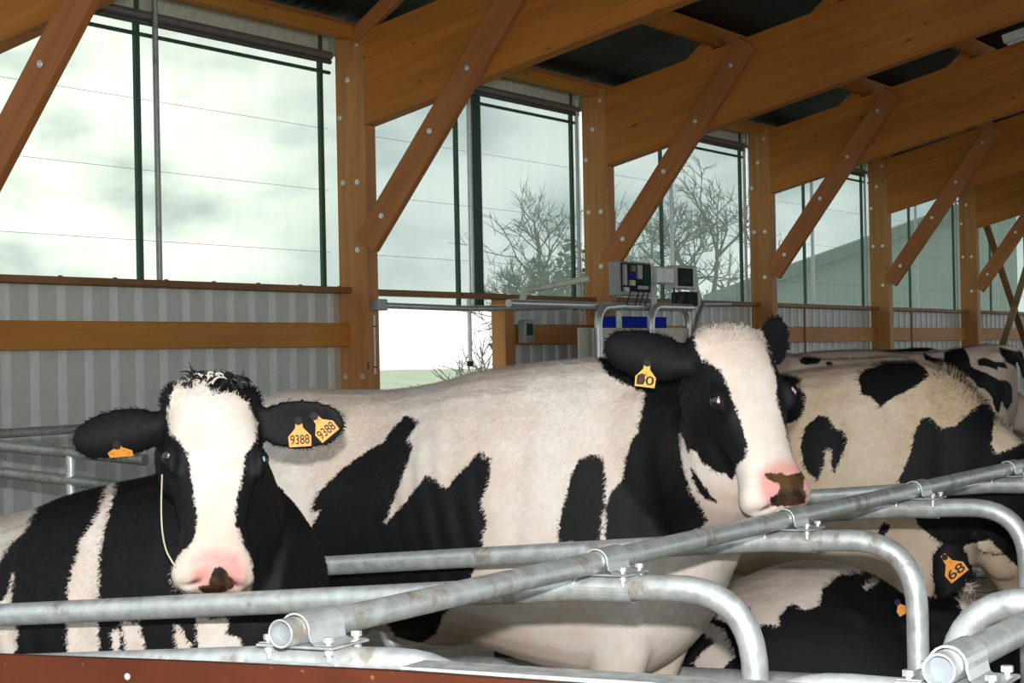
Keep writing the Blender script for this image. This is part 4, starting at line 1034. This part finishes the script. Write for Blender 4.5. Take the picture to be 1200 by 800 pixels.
# ---- standing cow behind it, at the right
Z6 = lambda pts: zp_(800, 360, 2.5, pts)
b4 = [Z6([(515, 210), (530, 185), (590, 165), (660, 150), (705, 172), (724, 200), (680, 235), (620, 262), (580, 292), (555, 265), (525, 255)]), Z6([(280, 200), (350, 205), (345, 235), (362, 260), (355, 310), (330, 335), (280, 345)]), Z6([(345, 410), (360, 350), (400, 315), (430, 320), (445, 355), (470, 360), (485, 385), (470, 430), (445, 490), (435, 455), (440, 420), (420, 410), (415, 460), (395, 512), (360, 470)]),
      Z6([(630, 510), (665, 440), (680, 370), (700, 325), (725, 320), (760, 355), (800, 345), (860, 290), (885, 280), (912, 320), (905, 400), (920, 430), (1040, 380), (1100, 560), (1100, 900), (980, 760), (900, 680), (830, 695), (800, 720), (690, 640), (670, 560)]), Z6([(590, 625), (612, 640), (580, 685), (570, 660)])]
c4, i4 = make_cow('dairy_cow', 'creamy cow with black patches and shaggy withers standing at the right', 'cows', 8.42, 3.14, 0., 1.0,
    neck=([(8.42, 2.66, 1.05), (8.42, 2.42, .99), (8.45, 2.24, .90)], [.24, .20, .15, .11], [.32, .29, .21, .15]),
    poll=(8.54, 2.14, .84), u=norm([.55, .05, -.85]), n=norm([.45, -.8, .35]), hs=1.0, voxel=.014, smooth=5, zsc=.97,
    ears=((1, (8.80, 2.28, .74), np.array([0, .3, 1.]), .06), (-1, (8.26, 2.28, .70), np.array([0, .3, 1.]), .06)),
    black=b4, mat='coat_cream', fur=70000, furlen=.022, ridge=1.6, tufts=((1120, 462, 34, 1.5), (1165, 480, 20, 1.4)))

# ---- cows farther back
Z7 = lambda pts: zp_(1020, 390, 1029/180, pts)
b5 = [Z6([(342, 155), (368, 132), (408, 138), (400, 165), (350, 168)]), Z6([(418, 160), (438, 160), (442, 175), (425, 178)])]
STDNECK = lambda x, y, z: ([(x, y, 1.10+z), (x, y-.3, 1.12+z), (x, y-.52, 1.16+z)], [.22, .18, .14, .10], [.30, .25, .19, .14])
def far_cow(label, cx, cy, z, black, base_black=False, white=(), yaw=0., mat='coat_dusty', zs=1.0, tilt=0.):
    c = np.array([cx, cy]); fw = np.array([math.sin(yaw), -math.cos(yaw)])
    g = lambda a, h: (cx+fw[0]*a, cy+fw[1]*a, h+z)
    nk = ([g(.6, 1.08), g(.88, 1.08), g(1.08, 1.06)], [.22, .18, .14, .10], [.30, .25, .19, .14]); pl = np.array(g(1.30, 1.12))
    f3 = np.array([fw[0], fw[1], 0]); sd_ = np.array([-fw[1], fw[0], 0])*-1
    make_cow('dairy_cow', label, 'cows', cx, cy, z, 1.0, zsc=zs, tilt=tilt, neck=nk, poll=pl, u=norm(f3*.7-np.array([0, 0, .7])), n=norm(f3*.7+np.array([0, 0, .7])), voxel=.018, smooth=4,
             ears=((1, pl+np.array([.25*math.cos(yaw), .25*math.sin(yaw), -.05]), np.array([0, .3, 1.]), .06), (-1, pl-np.array([.25*math.cos(yaw), .25*math.sin(yaw), .05]), np.array([0, .3, 1.]), .06)),
             black=black, base_black=base_black, white=white, mat=mat, yaw=yaw, fur=26000, furlen=.02, ridge=1.3)
CY7 = at(1070, 405, X=16.9)[1]+.45; CY5 = at(1092, 440, X=10.81)[1]+.90; CY6 = at(1196, 450, X=13.0)[1]+.92
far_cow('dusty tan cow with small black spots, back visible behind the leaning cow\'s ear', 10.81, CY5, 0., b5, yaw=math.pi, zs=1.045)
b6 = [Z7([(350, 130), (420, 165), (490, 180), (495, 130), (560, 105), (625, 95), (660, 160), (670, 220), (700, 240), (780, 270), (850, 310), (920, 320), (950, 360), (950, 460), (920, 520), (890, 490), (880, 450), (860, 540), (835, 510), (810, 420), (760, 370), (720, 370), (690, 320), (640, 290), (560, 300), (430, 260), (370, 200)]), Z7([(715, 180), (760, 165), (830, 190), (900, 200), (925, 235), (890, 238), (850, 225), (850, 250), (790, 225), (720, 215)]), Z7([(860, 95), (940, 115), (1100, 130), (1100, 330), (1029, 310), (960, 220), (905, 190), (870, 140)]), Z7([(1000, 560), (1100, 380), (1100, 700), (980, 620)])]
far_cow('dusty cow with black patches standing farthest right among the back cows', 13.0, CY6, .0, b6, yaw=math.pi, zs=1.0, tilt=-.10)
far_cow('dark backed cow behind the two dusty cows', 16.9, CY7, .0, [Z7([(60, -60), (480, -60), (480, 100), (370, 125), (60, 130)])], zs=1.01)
